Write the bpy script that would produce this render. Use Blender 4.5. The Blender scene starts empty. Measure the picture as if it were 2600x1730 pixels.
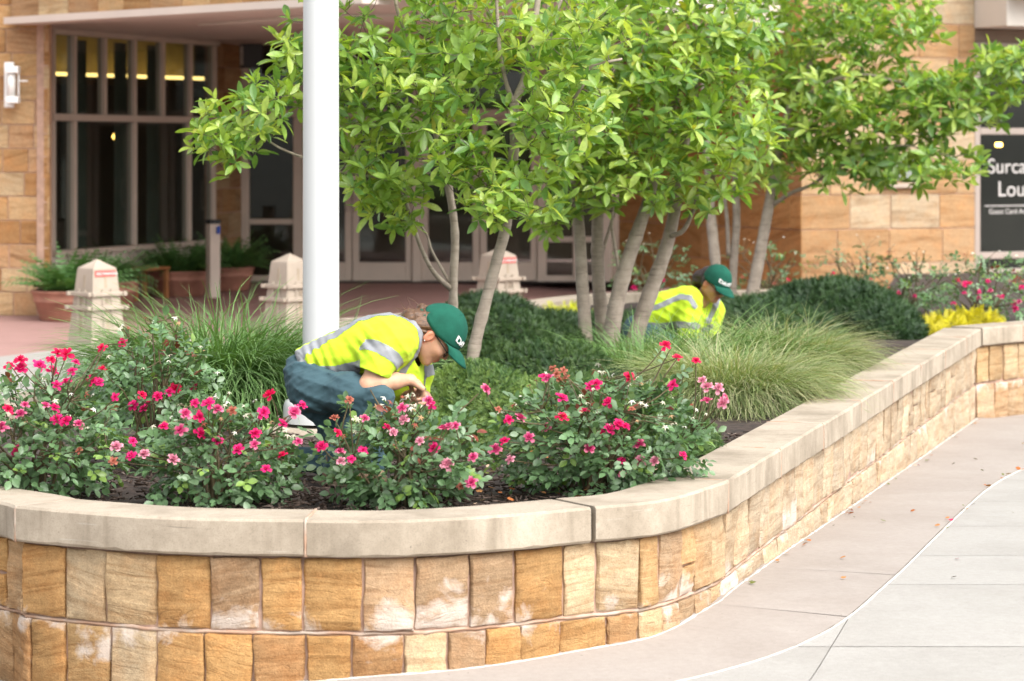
import bpy, bmesh, math, random
import numpy as np
from mathutils import Vector, Matrix

# ------------------------------------------------------------------ camera, sky, sun, exposure
scene = bpy.context.scene
F, HC, YH = 6861.0, 1.76, 372.0          # focal length in photo pixels, eye height, horizon row
cam_d = bpy.data.cameras.new("camera")
cam_d.sensor_width = 36.0
cam_d.lens = 95.0
cam_d.shift_y = -(865.0 - YH) / 2600.0
cam_d.clip_end = 2000.0
cam_d.dof.use_dof = True
cam_d.dof.focus_distance = 11.8
cam_d.dof.aperture_fstop = 4.0
cam = bpy.data.objects.new("camera", cam_d)
scene.collection.objects.link(cam)
cam.location = (0, 0, HC)
cam.rotation_euler = (math.radians(90), 0, 0)
scene.camera = cam

SUN_EL, SUN_AZ = 48.0, 138.0             # azimuth clockwise from +Y: light from the right, a little behind the camera
world = bpy.data.worlds.new("World")
scene.world = world
world.use_nodes = True
wn = world.node_tree
for n in list(wn.nodes):
    wn.nodes.remove(n)
sky = wn.nodes.new("ShaderNodeTexSky")
sky.sky_type = 'NISHITA'
sky.sun_disc = False
sky.sun_elevation = math.radians(SUN_EL)
sky.sun_rotation = math.radians(SUN_AZ)
sky.air_density = 1.0
sky.dust_density = 4.0
hsv = wn.nodes.new("ShaderNodeHueSaturation")     # a white, clouded sky
hsv.inputs["Saturation"].default_value = 0.22
bg = wn.nodes.new("ShaderNodeBackground")
bg.inputs["Strength"].default_value = 0.15
wo = wn.nodes.new("ShaderNodeOutputWorld")
wn.links.new(sky.outputs[0], hsv.inputs["Color"])
wn.links.new(hsv.outputs[0], bg.inputs["Color"])
wn.links.new(bg.outputs[0], wo.inputs["Surface"])

sun_d = bpy.data.lights.new("sun", 'SUN')
sun_d.energy = 1.0
sun_d.angle = math.radians(60)
sun_d.color = (1.0, 0.975, 0.94)
sun = bpy.data.objects.new("sun", sun_d)
scene.collection.objects.link(sun)
_sd = Vector((math.sin(math.radians(SUN_AZ)) * math.cos(math.radians(SUN_EL)),
              math.cos(math.radians(SUN_AZ)) * math.cos(math.radians(SUN_EL)),
              math.sin(math.radians(SUN_EL))))
sun.rotation_euler = _sd.to_track_quat('Z', 'Y').to_euler()

vs = scene.view_settings
vs.view_transform = 'Standard'
vs.look = 'None'
vs.gamma = 1.0
vs.exposure = 1.35
vs.use_curve_mapping = False

# ------------------------------------------------------------------ helpers
COL = scene.collection
rng = np.random.default_rng(7)
random.seed(7)

def P(px, py, Y):
    """point at depth Y seen at a photo position"""
    return np.array(((px - 1300.0) * Y / F, Y, HC - (py - YH) * Y / F))

def link(o, parent=None):
    COL.objects.link(o)
    if parent is not None:
        o.parent = parent
    return o

def tag(o, label=None, cat=None, group=None, kind=None):
    if label: o["label"] = label
    if cat: o["category"] = cat
    if group: o["group"] = group
    if kind: o["kind"] = kind
    return o

def empty(name, loc=(0, 0, 0), rz=0.0):
    e = bpy.data.objects.new(name, None)
    e.location = loc
    e.rotation_euler = (0, 0, rz)
    e.empty_display_size = 0.1
    return link(e)

def to_obj(name, me, mat, parent=None):
    if mat is not None and len(me.materials) == 0:
        me.materials.append(mat)
    return link(bpy.data.objects.new(name, me), parent)

def mesh_np(name, V, Fa, smooth=False, col=None):
    V = np.ascontiguousarray(V, dtype=np.float32)
    me = bpy.data.meshes.new(name)
    if isinstance(Fa, np.ndarray):
        Fa = np.ascontiguousarray(Fa, dtype=np.int32)
        n, k = Fa.shape
        me.vertices.add(len(V)); me.vertices.foreach_set('co', V.ravel())
        me.loops.add(n * k); me.loops.foreach_set('vertex_index', Fa.ravel())
        me.polygons.add(n); me.polygons.foreach_set('loop_start', np.arange(0, n * k, k, dtype=np.int32))
        me.update(calc_edges=True)
    else:
        me.from_pydata([tuple(map(float, v)) for v in V], [], [tuple(map(int, f)) for f in Fa])
        me.update()
    if smooth:
        me.polygons.foreach_set('use_smooth', np.ones(len(me.polygons), dtype=bool))
    if col is not None:
        c = np.ones((len(V), 4), dtype=np.float32)
        c[:, :col.shape[1]] = col
        a = me.attributes.new('Col', 'FLOAT_COLOR', 'POINT')
        a.data.foreach_set('color', c.ravel())
    return me

def obj_np(name, V, Fa, mat, parent=None, smooth=False, col=None):
    return to_obj(name, mesh_np(name, V, Fa, smooth, col), mat, parent)

class MB:
    """collects simple shapes into one mesh"""
    def __init__(self):
        self.v, self.f = [], []
    def add(self, V, Fs):
        o = len(self.v)
        self.v += [tuple(map(float, p)) for p in V]
        self.f += [tuple(int(i) + o for i in f) for f in Fs]
        return self
    def box(self, c, size, rz=0.0, bev=0.0, M=None):
        V, Fs = box_vf(size, bev)
        V = np.array(V)
        if M is not None:
            V = V @ np.array(M).T
        if rz:
            cs, sn = math.cos(rz), math.sin(rz)
            V = V @ np.array(((cs, -sn, 0), (sn, cs, 0), (0, 0, 1))).T
        return self.add(V + np.array(c), Fs)
    def tube(self, pts, rad, n=8, cap=True):
        V, Fs = tube_vf(pts, rad, n, cap)
        return self.add(V, Fs)
    def lathe(self, prof, c=(0, 0, 0), n=24):
        V, Fs = [], []
        for r, z in prof:
            for i in range(n):
                a = 2 * math.pi * i / n
                V.append((c[0] + r * math.cos(a), c[1] + r * math.sin(a), c[2] + z))
        for j in range(len(prof) - 1):
            for i in range(n):
                i2 = (i + 1) % n
                Fs.append((j * n + i, j * n + i2, (j + 1) * n + i2, (j + 1) * n + i))
        return self.add(V, Fs)
    def build(self, name, mat, parent=None, smooth=False):
        return to_obj(name, mesh_np(name, np.array(self.v), self.f, smooth), mat, parent)

def box_vf(size, bev=0.0):
    sx, sy, sz = [s / 2.0 for s in size]
    if bev <= 0:
        V = [(x, y, z) for x in (-sx, sx) for y in (-sy, sy) for z in (-sz, sz)]
        Fs = [(0, 1, 3, 2), (4, 6, 7, 5), (0, 4, 5, 1), (2, 3, 7, 6), (0, 2, 6, 4), (1, 5, 7, 3)]
        return V, Fs
    bm = bmesh.new()
    bmesh.ops.create_cube(bm, size=1.0)
    for v in bm.verts:
        v.co.x *= size[0]; v.co.y *= size[1]; v.co.z *= size[2]
    bmesh.ops.bevel(bm, geom=list(bm.edges), offset=min(bev, min(size) * 0.45), segments=1, affect='EDGES')
    bm.verts.index_update()
    V = [tuple(v.co) for v in bm.verts]
    Fs = [tuple(v.index for v in f.verts) for f in bm.faces]
    bm.free()
    return V, Fs

def frames(pts):
    pts = np.asarray(pts, float)
    t = np.gradient(pts, axis=0)
    t /= np.linalg.norm(t, axis=1)[:, None] + 1e-12
    up = np.array((0, 0, 1.0)) if abs(t[0][2]) < 0.9 else np.array((1.0, 0, 0))
    a = np.cross(t[0], up); a /= np.linalg.norm(a)
    A, B = [], []
    for i in range(len(pts)):
        a = a - t[i] * a.dot(t[i]); a /= np.linalg.norm(a) + 1e-12
        A.append(a.copy()); B.append(np.cross(t[i], a))
    return pts, t, np.array(A), np.array(B)

def tube_vf(pts, rad, n=8, cap=True):
    pts, t, A, B = frames(pts)
    m = len(pts)
    rad = np.broadcast_to(np.asarray(rad, float), (m,))
    an = np.arange(n) * 2 * math.pi / n
    V = (pts[:, None, :] + rad[:, None, None] * (np.cos(an)[None, :, None] * A[:, None, :] + np.sin(an)[None, :, None] * B[:, None, :])).reshape(-1, 3)
    Fs = []
    for j in range(m - 1):
        for i in range(n):
            i2 = (i + 1) % n
            Fs.append((j * n + i, j * n + i2, (j + 1) * n + i2, (j + 1) * n + i))
    if cap:
        Fs.append(tuple(range(n - 1, -1, -1)))
        Fs.append(tuple((m - 1) * n + i for i in range(n)))
    return V, Fs

def crom(pts, per=8):
    """Catmull-Rom through points"""
    pts = np.asarray(pts, float)
    if len(pts) == 2:
        return np.linspace(pts[0], pts[1], per + 1)
    p = np.vstack((2 * pts[0] - pts[1], pts, 2 * pts[-1] - pts[-2]))
    out = []
    for i in range(1, len(p) - 2):
        for k in range(per):
            u = k / per
            out.append(0.5 * (2 * p[i] + (p[i + 1] - p[i - 1]) * u + (2 * p[i - 1] - 5 * p[i] + 4 * p[i + 1] - p[i + 2]) * u * u
                              + (3 * p[i] - p[i - 1] - 3 * p[i + 1] + p[i + 2]) * u ** 3))
    out.append(p[-2])
    return np.array(out)

def unit(v):
    v = np.asarray(v, float)
    return v / (np.linalg.norm(v, axis=-1, keepdims=True) + 1e-12)

def orient(d, nrm):
    """(n,3,3) matrices whose columns are side, length (d), face normal"""
    d = unit(d)
    x = unit(np.cross(d, nrm))
    z = np.cross(x, d)
    return np.stack((x, d, z), axis=2)

def scatter(T, FT, M, O, S=None):
    """copies of a template (T verts, FT faces) under matrices M at O with sizes S"""
    T = np.asarray(T, float); FT = np.asarray(FT)
    n, k = len(O), len(T)
    TT = np.broadcast_to(T, (n, k, 3))
    if S is not None:
        S = np.asarray(S, float)
        TT = TT * (S[:, None, None] if S.ndim == 1 else S[:, None, :])
    V = np.einsum('nij,nkj->nki', M, TT) + O[:, None, :]
    Fa = (FT[None] + (np.arange(n) * k)[:, None, None]).reshape(-1, FT.shape[1])
    return V.reshape(-1, 3), Fa

def rand_dirs(n, r=rng):
    return unit(r.normal(size=(n, 3)))

def fbm(p, sc=1.0, seed=0):
    """cheap smooth pseudo-noise for arrays of points, about -1..1"""
    p = np.asarray(p, float) * sc
    r = np.random.default_rng(seed + 11)
    out = np.zeros(p.shape[:-1])
    for o in range(3):
        for k in range(4):
            w = r.normal(size=3) * (1.7 ** o)
            out += np.sin(p @ w * 2.0 + r.uniform(0, 6.28)) / (2.2 * (o + 1))
    return out / 3.0

# ------------------------------------------------------------------ materials
def new_mat(name):
    m = bpy.data.materials.new(name)
    m.use_nodes = True
    return m, m.node_tree, m.node_tree.nodes["Principled BSDF"]

def nd(nt, typ, props=None, **ins):
    n = nt.nodes.new(typ)
    for k, v in (props or {}).items():
        setattr(n, k, v)
    for k, v in ins.items():
        key = k.replace('_', ' ')
        s = n.inputs[int(k[1:])] if k[0] == 'i' and k[1:].isdigit() else n.inputs[key]
        if isinstance(v, bpy.types.NodeSocket):
            nt.links.new(v, s)
        else:
            s.default_value = v
    return n

def ramp(nt, fac, stops, interp='LINEAR'):
    r = nt.nodes.new("ShaderNodeValToRGB")
    r.color_ramp.interpolation = interp
    el = r.color_ramp.elements
    while len(el) < len(stops):
        el.new(0.5)
    for e, (p, c) in zip(el, stops):
        e.position = p
        e.color = (*c, 1.0) if len(c) == 3 else c
    nt.links.new(fac, r.inputs[0])
    return r.outputs[0]

def mixc(nt, fac, a, b, mode='MIX'):
    n = nt.nodes.new("ShaderNodeMix")
    n.data_type = 'RGBA'
    n.blend_type = mode
    for s, v in ((n.inputs[0], fac), (n.inputs[6], a), (n.inputs[7], b)):
        if isinstance(v, bpy.types.NodeSocket):
            nt.links.new(v, s)
        else:
            s.default_value = v if not isinstance(v, tuple) else ((*v, 1.0) if len(v) == 3 else v)
    return n.outputs[2]

def mth(nt, op, a, b=0.0, clamp=False):
    n = nt.nodes.new("ShaderNodeMath")
    n.operation = op
    n.use_clamp = clamp
    for i, v in enumerate((a, b)):
        if isinstance(v, bpy.types.NodeSocket):
            nt.links.new(v, n.inputs[i])
        else:
            n.inputs[i].default_value = v
    return n.outputs[0]

def noise(nt, vec, scale, detail=4.0, rough=0.55, dist=0.0):
    n = nd(nt, "ShaderNodeTexNoise", None, Scale=scale, Detail=detail, Roughness=rough, Distortion=dist)
    if vec is not None:
        nt.links.new(vec, n.inputs["Vector"])
    return n.outputs[0]

def pos_vec(nt, scale=(1, 1, 1), rot=(0, 0, 0), rnd=0.0):
    g = nt.nodes.new("ShaderNodeNewGeometry")
    v = g.outputs["Position"]
    if rnd:
        oi = nt.nodes.new("ShaderNodeObjectInfo")
        mm = nd(nt, "ShaderNodeVectorMath", {"operation": 'SCALE'})
        mm.inputs[0].default_value = (3.1, 5.7, 4.3)
        nt.links.new(mth(nt, 'MULTIPLY', oi.outputs["Random"], rnd), mm.inputs["Scale"])
        ad = nd(nt, "ShaderNodeVectorMath", {"operation": 'ADD'})
        nt.links.new(v, ad.inputs[0]); nt.links.new(mm.outputs[0], ad.inputs[1])
        v = ad.outputs[0]
    mp = nt.nodes.new("ShaderNodeMapping")
    mp.inputs["Scale"].default_value = scale
    mp.inputs["Rotation"].default_value = rot
    nt.links.new(v, mp.inputs["Vector"])
    return mp.outputs[0]

def bump(nt, h, strength=0.3, dist=0.01):
    b = nd(nt, "ShaderNodeBump", None, Strength=strength, Distance=dist, Height=h)
    return b.outputs[0]

def simple(name, col, rough=0.6, var=0.12, vscale=6.0, bmp=0.0, bscale=80.0, metal=0.0, spec=0.5, coat=0.0):
    m, nt, b = new_mat(name)
    v = pos_vec(nt)
    f = noise(nt, v, vscale, 5)
    d = tuple(max(0.0, c * (1 - var)) for c in col); l = tuple(min(1.0, c * (1 + var)) for c in col)
    nt.links.new(ramp(nt, f, [(0.3, d), (0.7, l)]), b.inputs["Base Color"])
    b.inputs["Roughness"].default_value = rough
    b.inputs["Metallic"].default_value = metal
    b.inputs["Specular IOR Level"].default_value = spec
    b.inputs["Coat Weight"].default_value = coat
    if bmp:
        nt.links.new(bump(nt, noise(nt, v, bscale, 3), bmp, 0.004), b.inputs["Normal"])
    return m

def leaf_mat(name, rough=0.42, trans=0.35, tcol=(1.3, 1.25, 0.45), spec=0.45, var=0.25):
    """leaf tint from the mesh's own colour, light also passing through"""
    m, nt, b = new_mat(name)
    a = nd(nt, "ShaderNodeAttribute", {"attribute_name": "Col"})
    f = noise(nt, pos_vec(nt), 35.0, 3)
    c = mixc(nt, 1.0, a.outputs["Color"], ramp(nt, f, [(0.25, (1 - var,) * 3), (0.75, (1 + var,) * 3)]), 'MULTIPLY')
    nt.links.new(c, b.inputs["Base Color"])
    b.inputs["Roughness"].default_value = rough
    b.inputs["Specular IOR Level"].default_value = spec
    tr = nt.nodes.new("ShaderNodeBsdfTranslucent")
    nt.links.new(mixc(nt, 1.0, c, tcol, 'MULTIPLY'), tr.inputs["Color"])
    mx = nt.nodes.new("ShaderNodeMixShader")
    mx.inputs[0].default_value = trans
    out = nt.nodes["Material Output"]
    nt.links.new(b.outputs[0], mx.inputs[1]); nt.links.new(tr.outputs[0], mx.inputs[2])
    nt.links.new(mx.outputs[0], out.inputs["Surface"])
    return m

def sandstone(name, band=1.0, bumpy=0.5, white=True):
    """bedded sandstone; object colour is the block's own tone, its alpha how much lime bloom it carries"""
    m, nt, b = new_mat(name)
    oi = nt.nodes.new("ShaderNodeObjectInfo")
    v0 = pos_vec(nt, (1, 1, 1), (0, 0, 0), 11.0)
    # bedding planes, tilted differently in every block
    tilt = mth(nt, 'MULTIPLY', mth(nt, 'SUBTRACT', oi.outputs["Random"], 0.5), 0.55)
    rot = nd(nt, "ShaderNodeVectorRotate", {"rotation_type": 'EULER_XYZ'})
    nt.links.new(v0, rot.inputs["Vector"])
    cmb = nd(nt, "ShaderNodeCombineXYZ")
    nt.links.new(tilt, cmb.inputs[1]); nt.links.new(mth(nt, 'MULTIPLY', tilt, 0.6), cmb.inputs[0])
    nt.links.new(cmb.outputs[0], rot.inputs["Rotation"])
    mp = nt.nodes.new("ShaderNodeMapping")
    mp.inputs["Scale"].default_value = (2.6 * band, 2.6 * band, 26.0 * band)
    nt.links.new(rot.outputs[0], mp.inputs["Vector"])
    beds = noise(nt, mp.outputs[0], 1.0, 6, 0.6, 0.9)
    blot = noise(nt, v0, 7.0, 5, 0.6)
    tone = ramp(nt, beds, [(0.25, (0.60, 0.52, 0.47)), (0.42, (0.88, 0.83, 0.78)), (0.5, (1.0, 1.0, 1.0)), (0.6, (1.10, 1.08, 1.06)), (0.74, (1.28, 1.32, 1.38))])
    c = mixc(nt, 1.0, oi.outputs["Color"], tone, 'MULTIPLY')
    c = mixc(nt, mth(nt, 'MULTIPLY', ramp(nt, blot, [(0.45, (0, 0, 0)), (0.7, (1, 1, 1))]), 0.35), c, mixc(nt, 1.0, c, (1.15, 0.8, 0.5), 'MULTIPLY'))
    gr = noise(nt, v0, 210.0, 3, .7)                     # sandy grain
    c = mixc(nt, 1.0, c, ramp(nt, gr, [(.3, (.72, .7, .68)), (.5, (1, 1, 1)), (.7, (1.22, 1.22, 1.22))]), 'MULTIPLY')
    md_ = noise(nt, v0, 38.0, 4, .65)
    c = mixc(nt, 1.0, c, ramp(nt, md_, [(.3, (.82, .8, .78)), (.7, (1.12, 1.12, 1.12))]), 'MULTIPLY')
    # thin dark seams
    mp2 = nt.nodes.new("ShaderNodeMapping")
    mp2.inputs["Scale"].default_value = (2.4 * band, 2.4 * band, 13.0 * band)
    nt.links.new(rot.outputs[0], mp2.inputs["Vector"])
    sm = noise(nt, mp2.outputs[0], 1.0, 3, 0.5, 1.2)
    seam = ramp(nt, sm, [(0.488, (0, 0, 0)), (0.5, (1, 1, 1)), (0.512, (0, 0, 0))])
    c = mixc(nt, mth(nt, 'MULTIPLY', mth(nt, 'MULTIPLY', seam, ramp(nt, noise(nt, v0, 4.0, 2), [(.55, (0, 0, 0)), (.7, (1, 1, 1))])), 0.5), c, (0.10, 0.055, 0.03))
    if white:
        w = noise(nt, v0, 6.5, 5, 0.62, 0.5)
        gz = nt.nodes.new("ShaderNodeNewGeometry"); sz = nd(nt, "ShaderNodeSeparateXYZ"); nt.links.new(gz.outputs["Position"], sz.inputs[0])
        jd = mth(nt, 'ABSOLUTE', mth(nt, 'SUBTRACT', sz.outputs[2], 0.05))      # lime bleeds from the bed joint
        w = mth(nt, 'ADD', w, mth(nt, 'SUBTRACT', 0.16, mth(nt, 'MULTIPLY', jd, 1.6)))
        w2 = mth(nt, 'ADD', w, mth(nt, 'MULTIPLY', mth(nt, 'SUBTRACT', oi.outputs["Alpha"], 0.5), 0.75))
        c = mixc(nt, mth(nt, 'MULTIPLY', ramp(nt, w2, [(0.56, (0, 0, 0)), (0.70, (1, 1, 1))]), 0.8), c, (0.56, 0.485, 0.425))
    nt.links.new(c, b.inputs["Base Color"])
    b.inputs["Roughness"].default_value = 0.92
    b.inputs["Specular IOR Level"].default_value = 0.2
    h = mth(nt, 'ADD', mth(nt, 'MULTIPLY', noise(nt, v0, 130.0, 3), 0.5), mth(nt, 'ADD', beds, mth(nt, 'MULTIPLY', seam, -0.25)))
    nt.links.new(bump(nt, h, bumpy, 0.012), b.inputs["Normal"])
    return m

def concrete(name, col, stain=(0.3, 0.27, 0.22), amt=0.5, streak=True, speck=0.35, sc=1.0):
    m, nt, b = new_mat(name)
    v = pos_vec(nt, (1, 1, 1), (0, 0, 0), 5.0)
    big = noise(nt, v, 3.2 * sc, 6, 0.65)
    fine = noise(nt, v, 190.0, 3, 0.7)
    c = mixc(nt, mth(nt, 'MULTIPLY', ramp(nt, big, [(0.42, (0, 0, 0)), (0.72, (1, 1, 1))]), amt), col, stain)
    if streak:
        vs_ = pos_vec(nt, (14, 14, 1.1), (0, 0, 0), 5.0)
        st = noise(nt, vs_, 1.0, 4, 0.6)
        g = nt.nodes.new("ShaderNodeNewGeometry")
        sp = nd(nt, "ShaderNodeSeparateXYZ"); nt.links.new(g.outputs["Normal"], sp.inputs[0])
        side = mth(nt, 'SUBTRACT', 1.0, mth(nt, 'ABSOLUTE', sp.outputs[2]), True)
        c = mixc(nt, mth(nt, 'MULTIPLY', mth(nt, 'MULTIPLY', ramp(nt, st, [(0.5, (0, 0, 0)), (0.72, (1, 1, 1))]), side), amt * 0.8), c, stain)
    if streak:                                                # old scrapes along the faces
        sc_ = noise(nt, pos_vec(nt, (2.2, 2.2, 55), (.05, .03, 0), 5.0), 1.0, 3, .6)
        c = mixc(nt, mth(nt, 'MULTIPLY', mth(nt, 'MULTIPLY', ramp(nt, sc_, [(.70, (0, 0, 0)), (.74, (1, 1, 1))]), side), .55), c, (0.10, 0.085, 0.07))
        c = mixc(nt, mth(nt, 'MULTIPLY', mth(nt, 'MULTIPLY', ramp(nt, sc_, [(.27, (1, 1, 1)), (.30, (0, 0, 0))]), side), .5), c, (0.5, 0.46, 0.4))
    mid_ = noise(nt, v, 34.0, 4, .65)
    c = mixc(nt, 1.0, c, ramp(nt, mid_, [(.3, (.93, .925, .92)), (.7, (1.05, 1.05, 1.05))]), 'MULTIPLY')
    spot = noise(nt, v, 42.0, 1, .4)
    c = mixc(nt, mth(nt, 'MULTIPLY', ramp(nt, spot, [(.79, (0, 0, 0)), (.82, (1, 1, 1))]), .5), c, tuple(x * .45 for x in stain))
    c = mixc(nt, mth(nt, 'MULTIPLY', ramp(nt, fine, [(0.5, (0, 0, 0)), (0.75, (1, 1, 1))]), speck), c, tuple(x * 0.6 for x in stain))
    nt.links.new(c, b.inputs["Base Color"])
    b.inputs["Roughness"].default_value = 0.88
    b.inputs["Specular IOR Level"].default_value = 0.25
    nt.links.new(bump(nt, mth(nt, 'ADD', fine, big), 0.25, 0.004), b.inputs["Normal"])
    return m

def glass_mat(name, tint=(0.68, 0.72, 0.70), refl=1.0):
    m, nt, b = new_mat(name)
    nt.nodes.remove(b)
    tr = nd(nt, "ShaderNodeBsdfTransparent", None, Color=(*tint, 1))
    gl = nd(nt, "ShaderNodeBsdfGlossy", None, Roughness=0.03, Color=(0.9, 0.95, 0.95, 1))
    lw = nd(nt, "ShaderNodeLayerWeight", None, Blend=0.5)
    fr = mth(nt, 'ADD', 0.04, mth(nt, 'MULTIPLY', mth(nt, 'POWER', lw.outputs["Facing"], 5.0), 0.96))
    mx = nt.nodes.new("ShaderNodeMixShader")
    nt.links.new(mth(nt, 'MULTIPLY', fr, refl, True), mx.inputs[0])
    nt.links.new(tr.outputs[0], mx.inputs[1]); nt.links.new(gl.outputs[0], mx.inputs[2])
    nt.links.new(mx.outputs[0], nt.nodes["Material Output"].inputs["Surface"])
    return m

def emis(name, col, strength):
    m, nt, b = new_mat(name)
    b.inputs["Base Color"].default_value = (*col, 1)
    b.inputs["Emission Color"].default_value = (*col, 1)
    b.inputs["Emission Strength"].default_value = strength
    return m

M = {}
M['stone_front'] = sandstone('sandstone_planter', 1.0, 0.6)
M['stone_wall'] = sandstone('sandstone_building', 0.55, 0.3, False)
M['coping'] = concrete('cast_stone_coping', (0.415, 0.352, 0.275), (0.215, 0.175, 0.128), 0.85, True, 0.5)
M['mortar'] = simple('pinkish_mortar', (0.36, 0.235, 0.175), 0.95, 0.3, 20, 0.4)
M['mortar_wall'] = simple('building_mortar', (0.42, 0.27, 0.2), 0.95, 0.2, 12, 0.2)
M['lime'] = None
M['seal'] = simple('white_sealant', (0.52, 0.48, 0.42), 0.8, 0.2, 30, 0.5)
M['walk_pink'] = concrete('pink_concrete', (0.34, 0.302, 0.27), (0.27, 0.23, 0.199), 0.7, False, 0.3, 0.45)
M['walk_grey'] = concrete('light_grey_concrete', (0.35, 0.335, 0.309), (0.28, 0.264, 0.238), 0.75, False, 0.4, 0.45)
M['joint'] = simple('joint_base', (0.25, 0.22, 0.19), 0.95, 0.3, 9)  # plain base tone that shows in the slab joints
M['plaza'] = concrete('red_brown_paving', (0.36, 0.215, 0.19), (0.27, 0.16, 0.14), 0.5, False, 0.3)
M['mulch'] = simple('mulch_earth', (0.042, 0.028, 0.021), 0.95, 0.6, 26, 0.9, 60)
M['chip'] = leaf_mat('mulch_chips', 0.95, 0.0, spec=0.1)
M['litter'] = leaf_mat('dry_leaf_litter', 0.9, 0.1, spec=0.1)
M['leaf_tree'] = leaf_mat('magnolia_leaf', 0.32, 0.45, (1.45, 1.35, 0.45), 0.6)
M['leaf_rose'] = leaf_mat('rose_leaf', 0.36, 0.25, (1.2, 1.3, 0.5), 0.55)
M['petal'] = leaf_mat('rose_petal', 0.55, 0.35, (1.1, 0.8, 0.9), 0.3, 0.12)
M['dry'] = leaf_mat('dry_sepal', 0.8, 0.2, (1, 1, 0.9), 0.2, 0.2)
M['yew'] = leaf_mat('yew_needles', 0.5, 0.2, (1.2, 1.3, 0.4))
M['grass'] = leaf_mat('ornamental_grass', 0.55, 0.3, (1.2, 1.2, 0.5))
M['fern'] = leaf_mat('fern_leaf', 0.5, 0.25, (1.2, 1.3, 0.4))
def bark_mat():
    m, nt, b = new_mat('grey_bark')
    f = noise(nt, pos_vec(nt), 14.0, 5, .6)
    rings = noise(nt, pos_vec(nt, (5, 5, 60)), 1.0, 4, .65, .8)
    c = mixc(nt, 1.0, ramp(nt, f, [(.3, (0.22, 0.178, 0.14)), (.7, (0.37, 0.31, 0.25))]), ramp(nt, rings, [(.28, (.55, .5, .46)), (.42, (1, 1, 1)), (.7, (1.12, 1.12, 1.12))]), 'MULTIPLY')
    nt.links.new(c, b.inputs["Base Color"])
    b.inputs["Roughness"].default_value = .88
    nt.links.new(bump(nt, mth(nt, 'ADD', rings, f), .5, .006), b.inputs["Normal"])
    return m
M['bark'] = bark_mat()
M['twig'] = simple('dark_twig', (0.11, 0.08, 0.062), 0.85, 0.3, 30)
M['cane'] = simple('rose_cane', (0.10, 0.075, 0.035), 0.7, 0.4, 20)
M['darkcore'] = simple('shrub_shade_core', (0.018, 0.022, 0.012), 0.95, 0.4, 25)  # near-black fill standing for the shade inside the shrubs
M['frame'] = simple('tan_window_frame', (0.56, 0.47, 0.39), 0.5, 0.06, 3)
M['frame_out'] = simple('tan_frame_dimmed', (0.33, 0.275, 0.235), 0.5, 0.06, 3)  # the tan frame again, darkened to offset the brighter light outdoors
M['glass'] = glass_mat('window_glass')
M['soffit'] = simple('soffit_plaster', (0.62, 0.53, 0.46), 0.8, 0.05, 2)
M['soffit_white'] = simple('white_ceiling_panel', (0.62, 0.57, 0.5), 0.8, 0.03, 2)
M['pole'] = simple('white_pole_paint', (0.56, 0.57, 0.565), 0.35, 0.02, 3, coat=0.2)
M['terracotta'] = simple('terracotta', (0.34, 0.155, 0.105), 0.75, 0.2, 7, 0.2)
M['bollard'] = simple('cast_stone_bollard', (0.38, 0.315, 0.25), 0.85, 0.08, 6, 0.25, 120)
M['bollard_groove'] = simple('bollard_recess', (0.33, 0.265, 0.19), 0.9, 0.15, 9)
M['black'] = simple('black_plastic', (0.012, 0.012, 0.013), 0.5, 0.2, 5)
M['red_sign'] = simple('red_sign', (0.62, 0.09, 0.075), 0.6, 0.06, 5)
M['white_paint'] = simple('white_paint', (0.78, 0.77, 0.74), 0.5, 0.04, 5)
M['lantern_glass'] = simple('frosted_lantern_glass', (0.72, 0.7, 0.66), 0.3, 0.04, 4)
M['wood'] = simple('bench_wood', (0.30, 0.125, 0.04), 0.6, 0.25, 9)
M['blue'] = simple('blue_push_plate', (0.02, 0.09, 0.5), 0.5, 0.05, 4)
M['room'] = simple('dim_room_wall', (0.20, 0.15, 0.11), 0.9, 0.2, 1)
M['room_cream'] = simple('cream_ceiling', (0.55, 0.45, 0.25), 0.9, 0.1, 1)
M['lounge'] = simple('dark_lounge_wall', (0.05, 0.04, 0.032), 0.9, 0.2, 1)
M['curtain'] = simple('green_grey_curtain', (0.20, 0.22, 0.19), 0.9, 0.15, 2)
M['letter'] = simple('etched_letter', (0.5, 0.48, 0.45), 0.6, 0.05, 9)

def lime_mat():
    m, nt, b = new_mat('limed_mortar')
    f = noise(nt, pos_vec(nt), 7.0, 5, .6)
    nt.links.new(ramp(nt, f, [(.44, (0.40, 0.25, 0.17)), (.62, (0.43, 0.355, 0.29))]), b.inputs["Base Color"])
    b.inputs["Roughness"].default_value = .95
    return m
M['lime'] = lime_mat()
# ------------------------------------------------------------------ ground
def sstep(a, b, x):
    t = np.clip((np.asarray(x, float) - a) / (b - a), 0, 1)
    return t * t * (3 - 2 * t)

_zy = np.array([0, 8.8, 9.45, 9.8, 10.2, 10.7, 12.0, 14.0, 19.5, 24, 40, 900.0])
_zz = np.array([-.14, -.13, -.105, -.075, -.04, -.012, -.035, -.085, -.20, -.22, -.22, -.22])
_gy = np.linspace(0, 60, 1201)
_gz = np.interp(_gy, _zy, _zz)
_k = np.exp(-np.linspace(-2, 2, 21) ** 2); _k /= _k.sum()
_gz = np.convolve(np.pad(_gz, 10, mode='edge'), _k, mode='valid')

def ground_z(x, y):
    zr = np.interp(y, _gy, _gz)
    w = sstep(-1.0, 2.6, x)
    back = sstep(14.0, 20.0, y)
    left = (1 - w) * back
    dip = -0.095 * np.maximum(0, -0.45 - np.asarray(x, float)) * (1 - sstep(10.5, 14.0, y))      # the pavement falls away to the left
    dip = np.maximum(dip, -0.3)
    return zr * (1 - left) + dip

def on_ground(px, py, dz=0.0):
    z = -0.05
    for _ in range(12):
        s = (py - YH) / (HC - z)
        x, y = (px - 1300) / s, F / s
        z = float(ground_z(x, y))
    return x, y

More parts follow.
